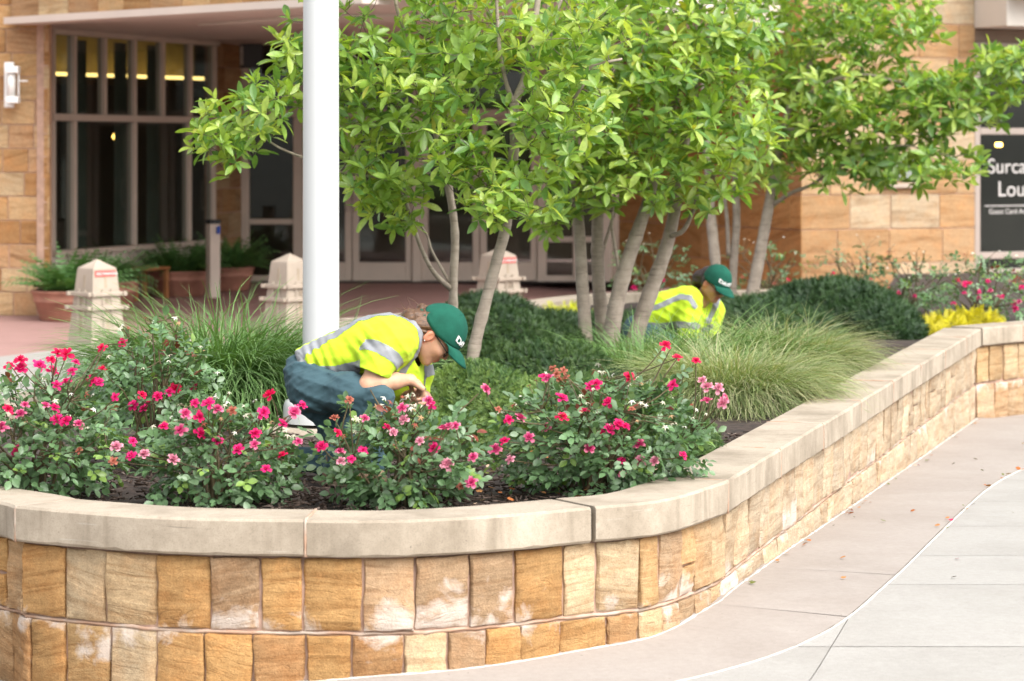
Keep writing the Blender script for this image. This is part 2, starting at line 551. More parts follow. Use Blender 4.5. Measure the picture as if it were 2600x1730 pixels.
def sheet(name, poly, mat, dz, step=0.35, parent=None):
    """a flat polygon draped on the ground, dz above it"""
    bm = bmesh.new()
    vs_ = [bm.verts.new((x, y, 0)) for x, y in poly]
    bm.faces.new(vs_)
    xs = [p[0] for p in poly]; ys = [p[1] for p in poly]
    for a in np.arange(math.floor(min(ys) / step) * step, min(max(ys), 30), step):
        g = list(bm.verts) + list(bm.edges) + list(bm.faces)
        bmesh.ops.bisect_plane(bm, geom=g, plane_co=(0, a, 0), plane_no=(0, 1, 0))
    for a in np.arange(max(min(xs), -2), min(max(xs), 4), 0.8):
        g = list(bm.verts) + list(bm.edges) + list(bm.faces)
        bmesh.ops.bisect_plane(bm, geom=g, plane_co=(a, 0, 0), plane_no=(1, 0, 0))
    for v in bm.verts:
        v.co.z = float(ground_z(v.co.x, v.co.y)) + dz
    bmesh.ops.recalc_face_normals(bm, faces=bm.faces)
    me = bpy.data.meshes.new(name)
    bm.normal_update()
    if sum(f.normal.z for f in bm.faces) < 0:
        bmesh.ops.reverse_faces(bm, faces=bm.faces)
    bm.to_mesh(me); bm.free()
    return to_obj(name, me, mat, parent)

tag(sheet('ground', [(-300, 2), (300, 2), (300, 800), (-300, 800)], M['joint'], -0.03, 0.5), kind='structure')

# white-sealed joint between the pink strip along the planter and the light slabs
seam_px = [(1500, 1775), (1620, 1752), (1739, 1729), (1825, 1707), (1909, 1685), (1968, 1665), (2049, 1633), (2110, 1604), (2164, 1568), (2221, 1526), (2272, 1467),
           (2319, 1421), (2373, 1362), (2441, 1298), (2495, 1247), (2542, 1200), (2594, 1143)]
seam = [on_ground(*p) for p in seam_px]
seam = [(-3.5, 7.6), (-1.5, 8.1), (-0.2, 8.55)] + seam + [(3.9, 16.6), (4.6, 19.0), (5.4, 21.5)]
seam = np.array(seam)
for _ in range(3):
    seam[1:-1] = .25 * seam[:-2] + .5 * seam[1:-1] + .25 * seam[2:]
seam = crom(seam, 4)

# planter outline: outer top edge of the coping, front part from left to right
edge_px = [(0, 1274), (42, 1286), (238, 1303), (407, 1314), (577, 1319), (764, 1321), (971, 1322), (1141, 1316), (1311, 1305), (1491, 1289), (1641, 1276), (1720, 1262), (1777, 1245), (1847, 1222), (1913, 1184), (1983, 1140), (2092, 1070), (2186, 1015), (2280, 955), (2393, 888), (2492, 834)]
ZC = 0.45
front = []
for px, py in edge_px:
    s = (py - YH) / (HC - ZC)
    front.append(((px - 1300) / s, F / s))
front = np.array(front)
# the straight stretch, made straight
ia = 13
a_, b_ = front[ia], front[-1]
for i in range(ia, len(front)):
    front[i] = a_ + (b_ - a_) * ((i - ia) / (len(front) - 1 - ia))
left_part = np.array([(-1.25, 20.4), (-1.9, 18), (-2.45, 15.5), (-2.75, 13.2), (-2.75, 11.6), (-2.45, 10.6)])
left_part[:, :] = left_part
pathA = crom(np.vstack((left_part, front[:ia + 1])), 10)
pathA = np.vstack((pathA, np.linspace(front[ia], front[-1], 60)[1:]))
corner = front[-1]
pathB = np.linspace(corner, corner + np.array((2.6, 2.75)), 30)
def arc(p):
    d = np.linalg.norm(np.diff(p, axis=0), axis=1)
    return np.concatenate(([0], np.cumsum(d)))
class Path:
    def __init__(self, p):
        self.p = np.asarray(p, float); self.s = arc(self.p); self.L = self.s[-1]
    def at(self, t):
        return np.array((np.interp(t, self.s, self.p[:, 0]), np.interp(t, self.s, self.p[:, 1])))
    def tan(self, t):
        return unit(self.at(min(t + 0.04, self.L)) - self.at(max(t - 0.04, 0)))
    def nor(self, t):                      # pointing out of the bed
        d = self.tan(t)
        return np.array((d[1], -d[0]))
    def find_px(self, px):
        q = 1300 + F * self.p[:, 0] / self.p[:, 1]
        i0 = np.argmin(self.p[:, 1])
        while i0 > 1 and q[i0 - 1] < q[i0]: i0 -= 1
        return float(np.interp(px, q[i0:], self.s[i0:]))
PA, PB = Path(pathA), Path(pathB)

# pink strip and light slabs
inner = [tuple(PA.at(t) - PA.nor(t) * 0.06) for t in np.linspace(PA.find_px(-300), PA.L, 60)]
innerB = [tuple(PB.at(t) - PB.nor(t) * 0.06) for t in np.linspace(0.05, PB.L, 8)]
strip_poly = [(-3.5, 7.6)] + [tuple(p) for p in seam] + innerB[::-1] + inner[::-1] + [(-3.5, 10.0)]
walk = empty('sidewalk'); tag(walk, kind='structure')

def clip_poly(poly, co, no):
    """keep the part of a polygon on the side no points to"""
    out = []
    n = len(poly)
    for i in range(n):
        a, b = np.array(poly[i]), np.array(poly[(i + 1) % n])
        da, db = np.dot(a - co, no), np.dot(b - co, no)
        if da >= 0: out.append(tuple(a))
        if (da >= 0) != (db >= 0):
            out.append(tuple(a + (b - a) * da / (da - db)))
    return out

def band_cut(poly, lines, gap):
    """cut a polygon along (point, direction) lines, leaving gaps"""
    pcs = [poly]
    for co, d in lines:
        d = unit(d); no = np.array((-d[1], d[0]))
        nx = []
        for p in pcs:
            for sgn in (1, -1):
                q = clip_poly(p, np.array(co) + no * sgn * gap / 2, no * sgn)
                if len(q) > 2: nx.append(q)
        pcs = nx
    return pcs

def dedupe(p):
    out = []
    for q in p:
        if not out or math.hypot(q[0] - out[-1][0], q[1] - out[-1][1]) > 1e-4:
            out.append(q)
    return out

# the strip is cut into bays bounded by seam stations
st_seam = seam
def strip_bay(s0, s1, name):
    pass
# quads between seam and wall, bay by bay
wall_t = np.linspace(PA.find_px(-300), PA.L, 240)
wall_pts = np.array([PA.at(t) - PA.nor(t) * 0.06 for t in wall_t])
seamP = Path(seam)
bay_cuts = [((1900, 1545), (2160, 1563)), ((1961, 1442), (2275, 1459)), ((2210, 1262), (2475, 1240))]
cuts = []
for a, b in bay_cuts:
    A = np.array(on_ground(*a)); B = np.array(on_ground(*b))
    ta = np.argmin(np.linalg.norm(wall_pts - A, axis=1))
    tb = seamP.s[np.argmin(np.linalg.norm(seamP.p - B, axis=1))]
    cuts.append((int(ta), float(tb)))
cuts = [(0, 0.0), (int(np.argmin(np.abs(wall_pts[:, 0] + 0.9))), seamP.s[np.argmin(np.abs(seamP.p[:, 0] + 0.7))])] + cuts + [(len(wall_pts) - 1, float(seamP.s[np.argmin(np.abs(seamP.p[:, 1] - 19.3))]))]
for (w0, s0), (w1, s1) in zip(cuts[:-1], cuts[1:]):
    if w1 - w0 < 2: continue
    n = 22
    Wp = np.array([wall_pts[int(round(i))] for i in np.linspace(w0, w1, n)])
    Sp = np.array([seamP.at(t) for t in np.linspace(s0 + 0.005, s1 - 0.005, n)])
    g = 0.004
    V, Fs = [], []
    nc = 7
    for i in range(n):
        for j in range(nc):
            q = Wp[i] + (Sp[i] - Wp[i]) * (j / (nc - 1)) * 0.995
            V.append((q[0], q[1], float(ground_z(q[0], q[1])) + 0.002))
    for i in range(n - 1):
        for j in range(nc - 1):
            Fs.append((i * nc + j, i * nc + j + 1, (i + 1) * nc + j + 1, (i + 1) * nc + j))
    o = obj_np('pink_slab', np.array(V), np.array(Fs)[:, ::-1], M['walk_pink'], walk, True)
    if sum(p.normal.z for p in o.data.polygons) < 0:
        o.data.flip_normals()
# right-hand return of the wall
sheet('pink_slab', [tuple(seamP.at(seamP.s[np.argmin(np.abs(seamP.p[:, 1] - 19.35))])), (5.4, 21.5), (6.3, 22.4), (3.45, 19.45)], M['walk_pink'], 0.002, 0.5, walk)

# light slabs: right of the seam
seam_r = [tuple(seamP.at(t) + np.array((seamP.tan(t)[1], -seamP.tan(t)[0])) * 0.016) for t in np.linspace(0, seamP.L, 50)]
slab_poly = [(-3.5, 5.0), (7.5, 5.0), (7.5, 22.5)] + seam_r[::-1]
ys = [5.9, 6.9, 7.9, 8.88, 9.86, 10.93, 11.8, 12.9, 14.0, 15.1, 16.2, 17.3, 18.4, 19.5, 20.6]
lines = []
d = np.array((0.28, 1.0)); d0 = np.array(on_ground(2110, 1646))
for i, (y0, y1) in enumerate(zip(ys[:-1], ys[1:])):
    band = clip_poly(clip_poly(slab_poly, np.array((0, y0 + 0.003)), np.array((0.0, 1.0))), np.array((0, y1 - 0.003)), np.array((0.0, -1.0)))
    if len(band) < 3: continue
    for q in band_cut(band, [(d0 + np.array((1.9 * k, 0)), d) for k in range(-2, 4)] if y1 < 11.5 else [(d0 + np.array((1.9 * k, 0)), d) for k in range(1, 4)], 0.003):
        q = dedupe(q)
        if len(q) > 2:
            sheet('concrete_slab', q, M['walk_grey'], 0.004, 0.6, walk)
tr = np.random.default_rng(3)
pts = [np.array((*seamP.at(t) + np.array((seamP.tan(t)[1], -seamP.tan(t)[0])) * 0.008, 0)) for t in np.linspace(2.5, seamP.L, 160)]
for p in pts: p[2] = float(ground_z(p[0], p[1])) + 0.001
MB().tube(np.array(pts), 0.006 + 0.002 * tr.random(len(pts)), 5).build('joint_sealant', M['seal'], walk, True)
# lime dust lying along the foot of the planter wall
pts = [np.array((*(PA.at(t) - PA.nor(t) * 0.026), 0)) for t in np.linspace(PA.find_px(300), PA.L - 0.05, 260)]
for p in pts: p[2] = float(ground_z(p[0], p[1])) + 0.001
MB().tube(np.array(pts), 0.003 + 0.007 * tr.random(len(pts)) ** 3, 5).build('mortar_fillet', M['seal'], walk, True)

# entrance paving and the grey band before it
edge = [(-14, 17.5), (-8, 20.2), (-4.3, 22.6), (-3.88, 23.5), (-3.2, 24.0), (-2, 24.3), (-.6, 24.5), (0.3, 25.3), (1.2, 26.0), (9, 26.5)]
tag(sheet('entrance_paving', edge + [(9, 48), (-14, 48)], M['plaza'], 0.0, 1.0), kind='structure')
tag(sheet('concrete_path', [(-14, 10), (-2.7, 10), (-2.7, 15), (-1.0, 20.6), (0.2, 22.6), (1.2, 24.0), (9, 24.6)] + edge[::-1], M['walk_grey'], 0.0, 1.0), kind='structure')

# ------------------------------------------------------------------ planter wall
wall = empty('planter_wall', (0, 0, 0))
tag(wall, 'low curved sandstone planter wall with pale cast stone coping around the flower bed', 'planter wall')
CW, CT = 0.275, 0.13
def coping(path, t0, t1, seed, name='coping_stone', inset=0.0):
    r = np.random.default_rng(seed)
    n = max(2, int((t1 - t0) / 0.05))
    ts = np.linspace(t0 + 0.006, t1 - 0.006, n + 1)
    c = 0.009
    dz = r.normal(0, 0.0012); do = r.normal(0, 0.0025)
    prof = [(do, ZC - c), (do - c, ZC), (-CW + c, ZC), (-CW, ZC - c), (-CW, ZC - CT + c), (-CW + c, ZC - CT), (do - c, ZC - CT), (do, ZC - CT + c)]
    V, Fs = [], []
    for t in ts:
        p, no = path.at(t), path.nor(t)
        for k, (o_, z) in enumerate(prof):
            j = 0.002 * math.sin(t * 9 + seed) * (k in (0, 7)) + .0006 * r.normal()
            chip = -0.006 * (r.random() < 0.05) if k in (0, 7) else 0
            q = p + no * (o_ + min(j, 0.002) + chip)
            V.append((q[0], q[1], z + dz + (0.0015 * r.normal() if k == 7 else 0)))
    m = len(prof)
    for i in range(n):
        for k in range(m):
            k2 = (k + 1) % m
            Fs.append((i * m + k, i * m + k2, (i + 1) * m + k2, (i + 1) * m + k))
    Fs.append(tuple(range(m - 1, -1, -1))); Fs.append(tuple(n * m + k for k in range(m)))
    o = obj_np(name, np.array(V), Fs, M['coping'], wall)
    sm = np.ones(len(o.data.polygons), dtype=bool); sm[-2:] = False
    o.data.polygons.foreach_set('use_smooth', sm)
    md = o.modifiers.new('edges', 'EDGE_SPLIT'); md.split_angle = math.radians(30)
    return o
def sealant(path, t, w=0.008):
    r = np.random.default_rng(int(t * 1000))
    mb = MB()
    p, no = path.at(t), path.nor(t)
    pts = [(-CW, ZC - 0.002), (-CW * .5, ZC - .001), (-0.03, ZC - 0.001), (-0.003, ZC - 0.006), (-0.002, ZC - .05), (-0.003, ZC - CT)]
    pts = crom(np.array([(*(p + no * o_), z) for o_, z in pts]), 5)
    mb.tube(pts, w * (0.75 + 0.5 * r.random(len(pts))), 6)
    return mb.build('joint_sealant', M['lime'], wall, True)
joints_px = [38, 775, 1506, 1850, 1984, 2092, 2187]
tj = [PA.find_px(x) for x in joints_px]
t_first = tj[0]
tall = [max(0.0, t_first - 1.2 * k) for k in range(int(t_first / 1.2), 0, -1)]
after = [tj[-1] + 1.2 * k for k in range(1, 20) if tj[-1] + 1.2 * k < PA.L - 0.5]
alltj = [0.0] + tall + tj + after + [PA.L - 0.0]
for i, (a, b) in enumerate(zip(alltj[:-1], alltj[1:])):
    if b - a > 0.05:
        coping(PA, a + (0.004 if abs(a - tj[2]) < 1e-6 else 0), b - (0.003 if abs(b - tj[2]) < 1e-6 else 0), 20 + i)
        if a > 0.1 and abs(a - tj[2]) > 1e-6 and a > PA.find_px(-100): sealant(PA, a, 0.0065 if abs(a - tj[1]) < 1e-6 else 0.0045)
coping(PB, 0.012, 0.55, 90); coping(PB, 0.55, 1.75, 91); coping(PB, 1.75, PB.L, 92); sealant(PB, 0.55, 0.006)
# open joint with dark foam strip
p, no = PA.at(tj[2]), PA.nor(tj[2])
MB().box((p[0] - no[0] * .12, p[1] - no[1] * .12, ZC - 0.07), (0.02, 0.19, 0.11), math.atan2(no[1], no[0]) + math.pi / 2).build('joint_foam', M['black'], wall)

TONES = [(0.42, 0.25, 0.105), (0.48, 0.315, 0.15), (0.45, 0.30, 0.165), (0.51, 0.37, 0.215), (0.385, 0.225, 0.105), (0.53, 0.405, 0.255), (0.47, 0.28, 0.115), (0.42, 0.285, 0.17)]
def stone(path, t0, t1, z0, z1, seed, tone, bloom, relief=0.012, parent=wall):
    r = np.random.default_rng(seed)
    US = [0, .045, .28, .52, .76, .955, 1.0]; VS = [0, .03, .22, .42, .62, .82, .97, 1.0]
    nu, nv = len(US) - 1, len(VS) - 1
    g = 0.0045
    rec = 0.034 + abs(r.normal(0, 0.004))
    tl = r.normal(0, 0.004, 2)                  # slight tilt of the face
    wob = [r.normal(0, 0.0022, nv + 1), r.normal(0, 0.0022, nv + 1)]
    ph = r.uniform(0, 50, 3)
    pc = path.at((t0 + t1) / 2)
    V = []
    for j in range(nv + 1):
        for i in range(nu + 1):
            u, v = US[i], VS[j]
            t = t0 + g + (t1 - t0 - 2 * g) * u
            if i == 0: t += wob[0][j] * (0 < j < nv)
            if i == nu: t += wob[1][j] * (0 < j < nv)
            z = z0 + g + (z1 - z0 - 2 * g) * v
            if j in (0, nv): z += r.normal(0, 0.002)
            edge = min(u, 1 - u) * (t1 - t0), min(v, 1 - v) * (z1 - z0)
            pil = -0.005 * math.exp(-min(edge) / 0.006)
            nz = relief * 0.55 * float(fbm(np.array((t * 5 + ph[0], z * 9 + ph[1], ph[2])), 1.0, seed % 5)) + relief * 0.22 * r.normal() * (0 < i < nu) * (0 < j < nv)
            if i in (0, nu) or j in (0, nv): nz = nz * 0.5 - 0.002
            out = -rec + pil + nz + tl[0] * (u - .5) * 2 + tl[1] * (v - .5) * 2
            q = path.at(t) + path.nor(t) * out
            V.append((q[0] - pc[0], q[1] - pc[1], z))
    W = nu + 1
    Fs = [(j * W + i, j * W + i + 1, (j + 1) * W + i + 1, (j + 1) * W + i) for j in range(nv) for i in range(nu)]
    ring = [i for i in range(W)] + [j * W + nu for j in range(1, nv + 1)] + [nv * W + i for i in range(nu - 1, -1, -1)] + [j * W for j in range(nv - 1, 0, -1)]
    b0 = len(V)
    for k in ring:
        u = US[k % W]
        t = t0 + g + (t1 - t0 - 2 * g) * u
        q = path.at(t) - path.nor(t) * 0.10
        V.append((q[0] - pc[0], q[1] - pc[1], V[k][2]))
    for k in range(len(ring)):
        k2 = (k + 1) % len(ring)
        Fs.append((ring[k2], ring[k], b0 + k, b0 + k2))
    o = obj_np('stone', np.array(V), Fs, M['stone_front'], parent)
    o.location = (pc[0], pc[1], 0)
    me = o.data
    sm = np.zeros(len(me.polygons), dtype=bool); sm[:nu * nv] = True
    me.polygons.foreach_set('use_smooth', sm)
    md = o.modifiers.new('edges', 'EDGE_SPLIT'); md.split_angle = math.radians(38)
    o.color = (*tone, bloom)
    return o

def course(path, ta, tb, z0, z1, wr, seed, z0f=None, pale=None):
    r = np.random.default_rng(seed)
    t = ta; i = 0
    while t < tb - 0.03:
        w = r.uniform(*wr) * (1.45 if pale is not None and pale(t) > .5 else 1.0)
        if tb - (t + w) < 0.09: w = tb - t
        tm = t + w / 2
        tone = np.array(TONES[r.integers(len(TONES))]) * r.uniform(0.68, 0.95)
        bloom = float(np.clip(r.normal(0.42, 0.16), 0, 1))
        if pale is not None:
            k = pale(tm)
            tone = tone * (1 - k) + np.array((0.46, 0.385, 0.285)) * k * r.uniform(0.85, 1.12)
            bloom = bloom * (1 - .35 * k)
        zz0 = z0
        if z0f is not None:
            p = path.at(tm); zz0 = float(ground_z(p[0], p[1])) - 0.03
        if z0f is None and r.random() < .14:                                   # a pair of half-height stones
            zm = z0 + (z1 - z0) * r.uniform(.38, .62)
            stone(path, t, t + w, zz0, zm, int(seed * 1000 + i + 500), tone * r.uniform(.85, 1.15), bloom)
            stone(path, t, t + w, zm, z1, int(seed * 1000 + i), tone, bloom * .6)
        else:
            stone(path, t, t + w, zz0, z1, int(seed * 1000 + i), tone, bloom)
        t += w; i += 1
tS = PA.find_px(1800)
pale = lambda t: float(sstep(PA.find_px(1480), PA.find_px(1950), t)) * 0.82  # overexposed look of the right-hand stretch put into the stone tones
tL = PA.find_px(40) - 0.75
ZT, ZM = ZC - CT - 0.006, 0.052
course(PA, tL, PA.L - 0.03, ZM, ZT, (0.135, 0.225), 1, None, pale)
course(PA, tL + 0.07, PA.L - 0.03, 0, ZM - 0.01, (0.135, 0.22), 2, True, pale)
course(PB, 0.0, PB.L, ZM, ZT, (0.15, 0.24), 3, None, lambda t: 0.2)
course(PB, 0.0, PB.L, 0, ZM - 0.01, (0.15, 0.24), 4, True, lambda t: 0.25)
def backing(path, ta, tb):
    V, Fs = [], []
    ts = np.arange(ta, tb + 0.05, 0.08)
    for t in ts:
        t = min(t, tb)
        p, no = path.at(t), path.nor(t)
        zg = float(ground_z(p[0], p[1])) - 0.1
        for o_, z in ((-0.056, zg), (-0.054, 0.02), (-0.054, 0.07), (-0.054, ZC - CT + 0.004), (-0.24, ZC - CT + 0.004), (-0.24, zg)):
            q = p + no * o_
            V.append((q[0], q[1], z))
    m = 6
    for i in range(len(ts) - 1):
        for k in range(m - 1):
            Fs.append((i * m + k, (i + 1) * m + k, (i + 1) * m + k + 1, i * m + k + 1))
    return obj_np('mortar_joint', np.array(V), np.array(Fs), M['mortar'], wall)
backing(PA, 0.0, PA.L); backing(PB, 0.0, PB.L)
# lime-washed bed joint
bj = MB()
r = np.random.default_rng(5)
pts = [np.array((*(PA.at(t) - PA.nor(t) * 0.052), ZM - 0.006 + 0.002 * r.normal())) for t in np.arange(tL, PA.L - .06, 0.05)]
bj.tube(np.array(pts), 0.0055 + 0.003 * r.random(len(pts)), 5)
bj.build('bed_joint', M['lime'], wall, True)

# rear rim of the bed, seen between the shrubs and the entrance
rim = empty('rear_planter_rim', (0.3, 23.2, 0))
tag(rim, 'pale curved stone rim of the bed behind the evergreen shrubs', 'planter wall')
PR = Path(crom(np.array([(-1.25, 20.4), (-0.7, 21.2), (0.02, 22.2), (0.38, 23.2), (0.9, 24.0), (2.0, 24.5), (3.4, 24.9)]), 10))
def rim_piece(t0, t1):
    V, Fs = [], []
    ts = np.linspace(t0 + .005, t1 - .005, 10)
    for t in ts:
        p, d_ = PR.at(t), PR.tan(t)
        no = np.array((-d_[1], d_[0]))
        for o_, z in ((0.15, ZC), (-0.15, ZC), (-0.15, ZC - CT), (-0.10, ZC - CT), (-0.10, -0.1), (0.1, -0.1), (0.1, ZC - CT), (0.15, ZC - CT)):
            q = p + no * o_ - np.array((0.3, 23.2))
            V.append((q[0], q[1], z))
    for i in range(9):
        for k in range(8):
            k2 = (k + 1) % 8
            Fs.append((i * 8 + k, i * 8 + k2, (i + 1) * 8 + k2, (i + 1) * 8 + k))
    Fs += [tuple(range(7, -1, -1)), tuple(72 + k for k in range(8))]
    obj_np('coping_stone', np.array(V), Fs, M['coping'], rim)
for k in range(5):
    rim_piece(0.05 + k * 1.25, min(0.05 + (k + 1) * 1.25, PR.L))

# bed of mulch
ZS = 0.37
bedp = [tuple(PA.at(t) - PA.nor(t) * 0.2) for t in np.linspace(0, PA.L, 90)] + [tuple(PB.at(t) - PB.nor(t) * 0.2) for t in np.linspace(0.3, PB.L, 6)] + [(9, 24.5), (9, 29.5), (4.2, 29.5), (3.4, 24.9)] + [tuple(PR.at(t) + np.array((0.0, 0.0))) for t in np.linspace(PR.L - .1, 0.0, 14)]
bm = bmesh.new()
bm.faces.new([bm.verts.new((x, y, 0)) for x, y in dedupe(bedp)])
for a in np.arange(9.4, 30, 0.12 if True else 1):
    if a > 13.5 and (round(a / 0.12) % 6): continue
    bmesh.ops.bisect_plane(bm, geom=list(bm.verts) + list(bm.edges) + list(bm.faces), plane_co=(0, a, 0), plane_no=(0, 1, 0))
for a in np.arange(-3, 9, 0.15):
    if a > 2.2 and round(a / 0.15) % 5: continue
    bmesh.ops.bisect_plane(bm, geom=list(bm.verts) + list(bm.edges) + list(bm.faces), plane_co=(a, 0, 0), plane_no=(1, 0, 0))
for v in bm.verts:
    q = np.array(v.co)
    v.co.z = ZS + 0.022 * float(fbm(np.array((q[0], q[1], 0.0)), 2.3, 3)) + 0.006 * random.gauss(0, 1)
bm.normal_update()
if sum(f.normal.z for f in bm.faces) < 0: bmesh.ops.reverse_faces(bm, faces=bm.faces)
me = bpy.data.meshes.new('mulch_bed'); bm.to_mesh(me); bm.free()
tag(to_obj('mulch_bed', me, M['mulch']), kind='structure')
# bark chips
r = np.random.default_rng(12)
n = 9000
c = np.column_stack((r.uniform(-2.0, 2.4, n), 9.75 + 3.2 * r.random(n) ** 1.3))
inside = np.array([np.min(np.linalg.norm(PA.p - q, axis=1)) for q in c]) > 0.29
# inside the outline: left of the straight wall, behind the curve
def in_poly(pts_, poly):
    poly = np.asarray(poly); x, y = pts_[:, 0], pts_[:, 1]
    res = np.zeros(len(pts_), bool); j = len(poly) - 1
    for i in range(len(poly)):
        xi, yi, xj, yj = *poly[i], *poly[j]
        cnd = ((yi > y) != (yj > y)) & (x < (xj - xi) * (y - yi) / (yj - yi + 1e-12) + xi)
        res ^= cnd; j = i
    return res
bed_poly = np.array(bedp)
c = c[inside & in_poly(c, bed_poly)]
n = len(c)
BX, BF = box_vf((1, 1, 1))
O = np.column_stack((c, ZS + 0.012 + 0.022 * fbm(np.column_stack((c, np.zeros(n))), 2.3, 3) + 0.012 * r.random(n)))
dd = unit(np.column_stack((r.normal(size=(n, 2)), r.normal(0, 0.25, n))))
Mx = orient(dd, unit(np.column_stack((r.normal(0, .35, (n, 2)), np.ones(n)))))
S = np.column_stack((r.uniform(.004, .010, n), r.uniform(.015, .055, n), r.uniform(.002, .005, n)))
V, Fa = scatter(BX, BF, Mx, O, S)
base = np.array([(0.06, 0.042, 0.033), (0.095, 0.07, 0.058), (0.035, 0.024, 0.018), (0.16, 0.125, 0.105)])
cc = base[r.choice(4, n, p=[.42, .25, .25, .08])]
tag(obj_np('mulch_chips', V, Fa, M['chip'], None, False, np.repeat(cc, 8, axis=0)), 'dark shredded bark mulch chips covering the bed', 'mulch', kind='stuff')

# leaf bits fallen on the pavement and in the bed
n = 230
px = np.concatenate((r.uniform(1900, 2600, 90), r.uniform(1150, 1950, 140)))
py = np.concatenate((r.uniform(1130, 1480, 90), r.uniform(1150, 1290, 140)))
O, keep = [], []
for i in range(n):
    if i < 90:
        if i < 70:                        # gathered along wall foot and seam
            if i % 2: t = r.uniform(PA.find_px(1850), PA.L); q = PA.at(t) + PA.nor(t) * abs(r.normal(0.0, 0.02))
            else: t = r.uniform(seamP.L * .45, seamP.L * .9); q = seamP.at(t) + r.normal(0, 0.02, 2)
        else:
            q = np.array(on_ground(px[i], py[i]))
        O.append((q[0], q[1], float(ground_z(q[0], q[1])) + 0.01))
    else:
        s = (py[i] - YH) / (HC - ZS - .02); q = np.array(((px[i] - 1300) / s, F / s))
        O.append((q[0], q[1], ZS + 0.035))
O = np.array(O)
ok = np.ones(n, bool); ok[90:] = in_poly(O[90:, :2], bed_poly) & (np.array([np.min(np.linalg.norm(PA.p - q[:2], axis=1)) for q in O[90:]]) > .28)
O = O[ok]; n = len(O)
LT = np.array([(-.3, 0, .0), (.3, 0, 0), (.5, .5, .15), (-.5, .5, .1), (.12, 1, 0.25), (-.12, 1, .2)]); LF = np.array([(0, 1, 2, 3), (3, 2, 4, 5)])
Mx = orient(unit(np.column_stack((r.normal(size=(n, 2)), np.zeros(n)))), unit(np.column_stack((r.normal(0, .3, (n, 2)), np.ones(n)))))
V, Fa = scatter(LT, LF, Mx, O, r.uniform(.012, .03, n))
cs = np.array([(0.35, 0.12, 0.04), (0.42, 0.2, 0.08), (0.14, 0.16, 0.04), (0.5, 0.36, 0.25), (0.08, 0.06, 0.03), (0.5, 0.05, 0.12)])
tag(obj_np('leaf_litter', V, Fa, M['litter'], None, False, np.repeat(cs[r.choice(6, n, p=[.27, .22, .2, .12, .14, .05])], 6, axis=0)), 'small dry leaves and petals fallen on pavement and mulch', 'leaf litter', kind='stuff')
# ------------------------------------------------------------------ building
UB = mesh_np('stone_block', *[np.array(x) if i == 0 else x for i, x in enumerate(box_vf((1, 1, 1), 0.02))])
UB.materials.append(M['stone_wall'])
WT = [(0.36, 0.21, 0.095), (0.40, 0.25, 0.12), (0.33, 0.185, 0.08), (0.43, 0.29, 0.155), (0.37, 0.23, 0.125), (0.45, 0.335, 0.2)]
def block_wall(parent, p0, p1, z0, z1, ch, wr, seed, thick=0.12, tones=WT, bright=1.0, jitter=True):
    """ashlar blocks from p0 to p1; outer side is to the right of the direction"""
    r = np.random.default_rng(seed)
    p0, p1 = np.array(p0, float), np.array(p1, float)
    L = np.linalg.norm(p1 - p0); d = (p1 - p0) / L; no = np.array((d[1], -d[0]))
    rz = math.atan2(d[1], d[0])
    pl = np.array(parent.location)
    nc = max(1, int(round((z1 - z0) / ch))); h = (z1 - z0) / nc
    g = 0.012
    mid = (p0 + p1) / 2 - no * (thick / 2 + 0.012)
    MB().box((mid[0] - pl[0], mid[1] - pl[1], (z0 + z1) / 2 - pl[2]), (L - 0.02, thick, z1 - z0 - .01), rz).build('mortar_joint', M['mortar_wall'], parent)
    for k in range(nc):
        t = 0.0
        while t < L - 0.02:
            w = r.uniform(*wr) * (0.62 if t == 0 and k % 2 else 1)
            if L - (t + w) < wr[0] * 0.45: w = L - t
            c = p0 + d * (t + w / 2) - no * (0.03 - r.normal(0, 0.0025))
            o = bpy.data.objects.new('stone', UB)
            o.location = (c[0] - pl[0], c[1] - pl[1], z0 + h * (k + .5) - pl[2])
            o.rotation_euler = (0, 0, rz)
            o.scale = (w - g, 0.06, h - g)
            tone = np.array(tones[r.integers(len(tones))]) * r.uniform(0.9, 1.1) * bright
            o.color = (*tone, 0.3)
            link(o, parent)
            t += w

ZSOF = 3.07
bld = empty('stone_building', (0, 30, 0))
tag(bld, 'sandstone building with covered glass entrance behind the planting', 'building')
# left pier and the beam above the entrance
lp = empty('entrance_pier', (-5.6, 28, 0)); lp.parent = bld; lp.location = (-5.6, -2, 0)
def sub(name, loc):
    e = bpy.data.objects.new(name, None); e.location = loc; e.empty_display_size = .1
    link(e, bld); return e
class Loc:                                  # building parts are given in world xy, stored relative to the building
    location = (0, 30, 0)
def bw(*a, **k):
    return block_wall(bld, *a, **k)
bpy.data.objects.remove(lp)
bw((-8.5, 28.35), (-4.79, 28.0), 0, ZSOF + 1.4, 0.245, (0.22, 0.42), 31)
bw((-4.79, 28.0), (-5.13, 30.0), 0, ZSOF, 0.245, (0.3, 0.5), 32)
bw((-5.19, 27.98), (-1.2, 23.86), ZSOF + 0.02, ZSOF + 1.0, 0.35, (0.42, 0.6), 33)
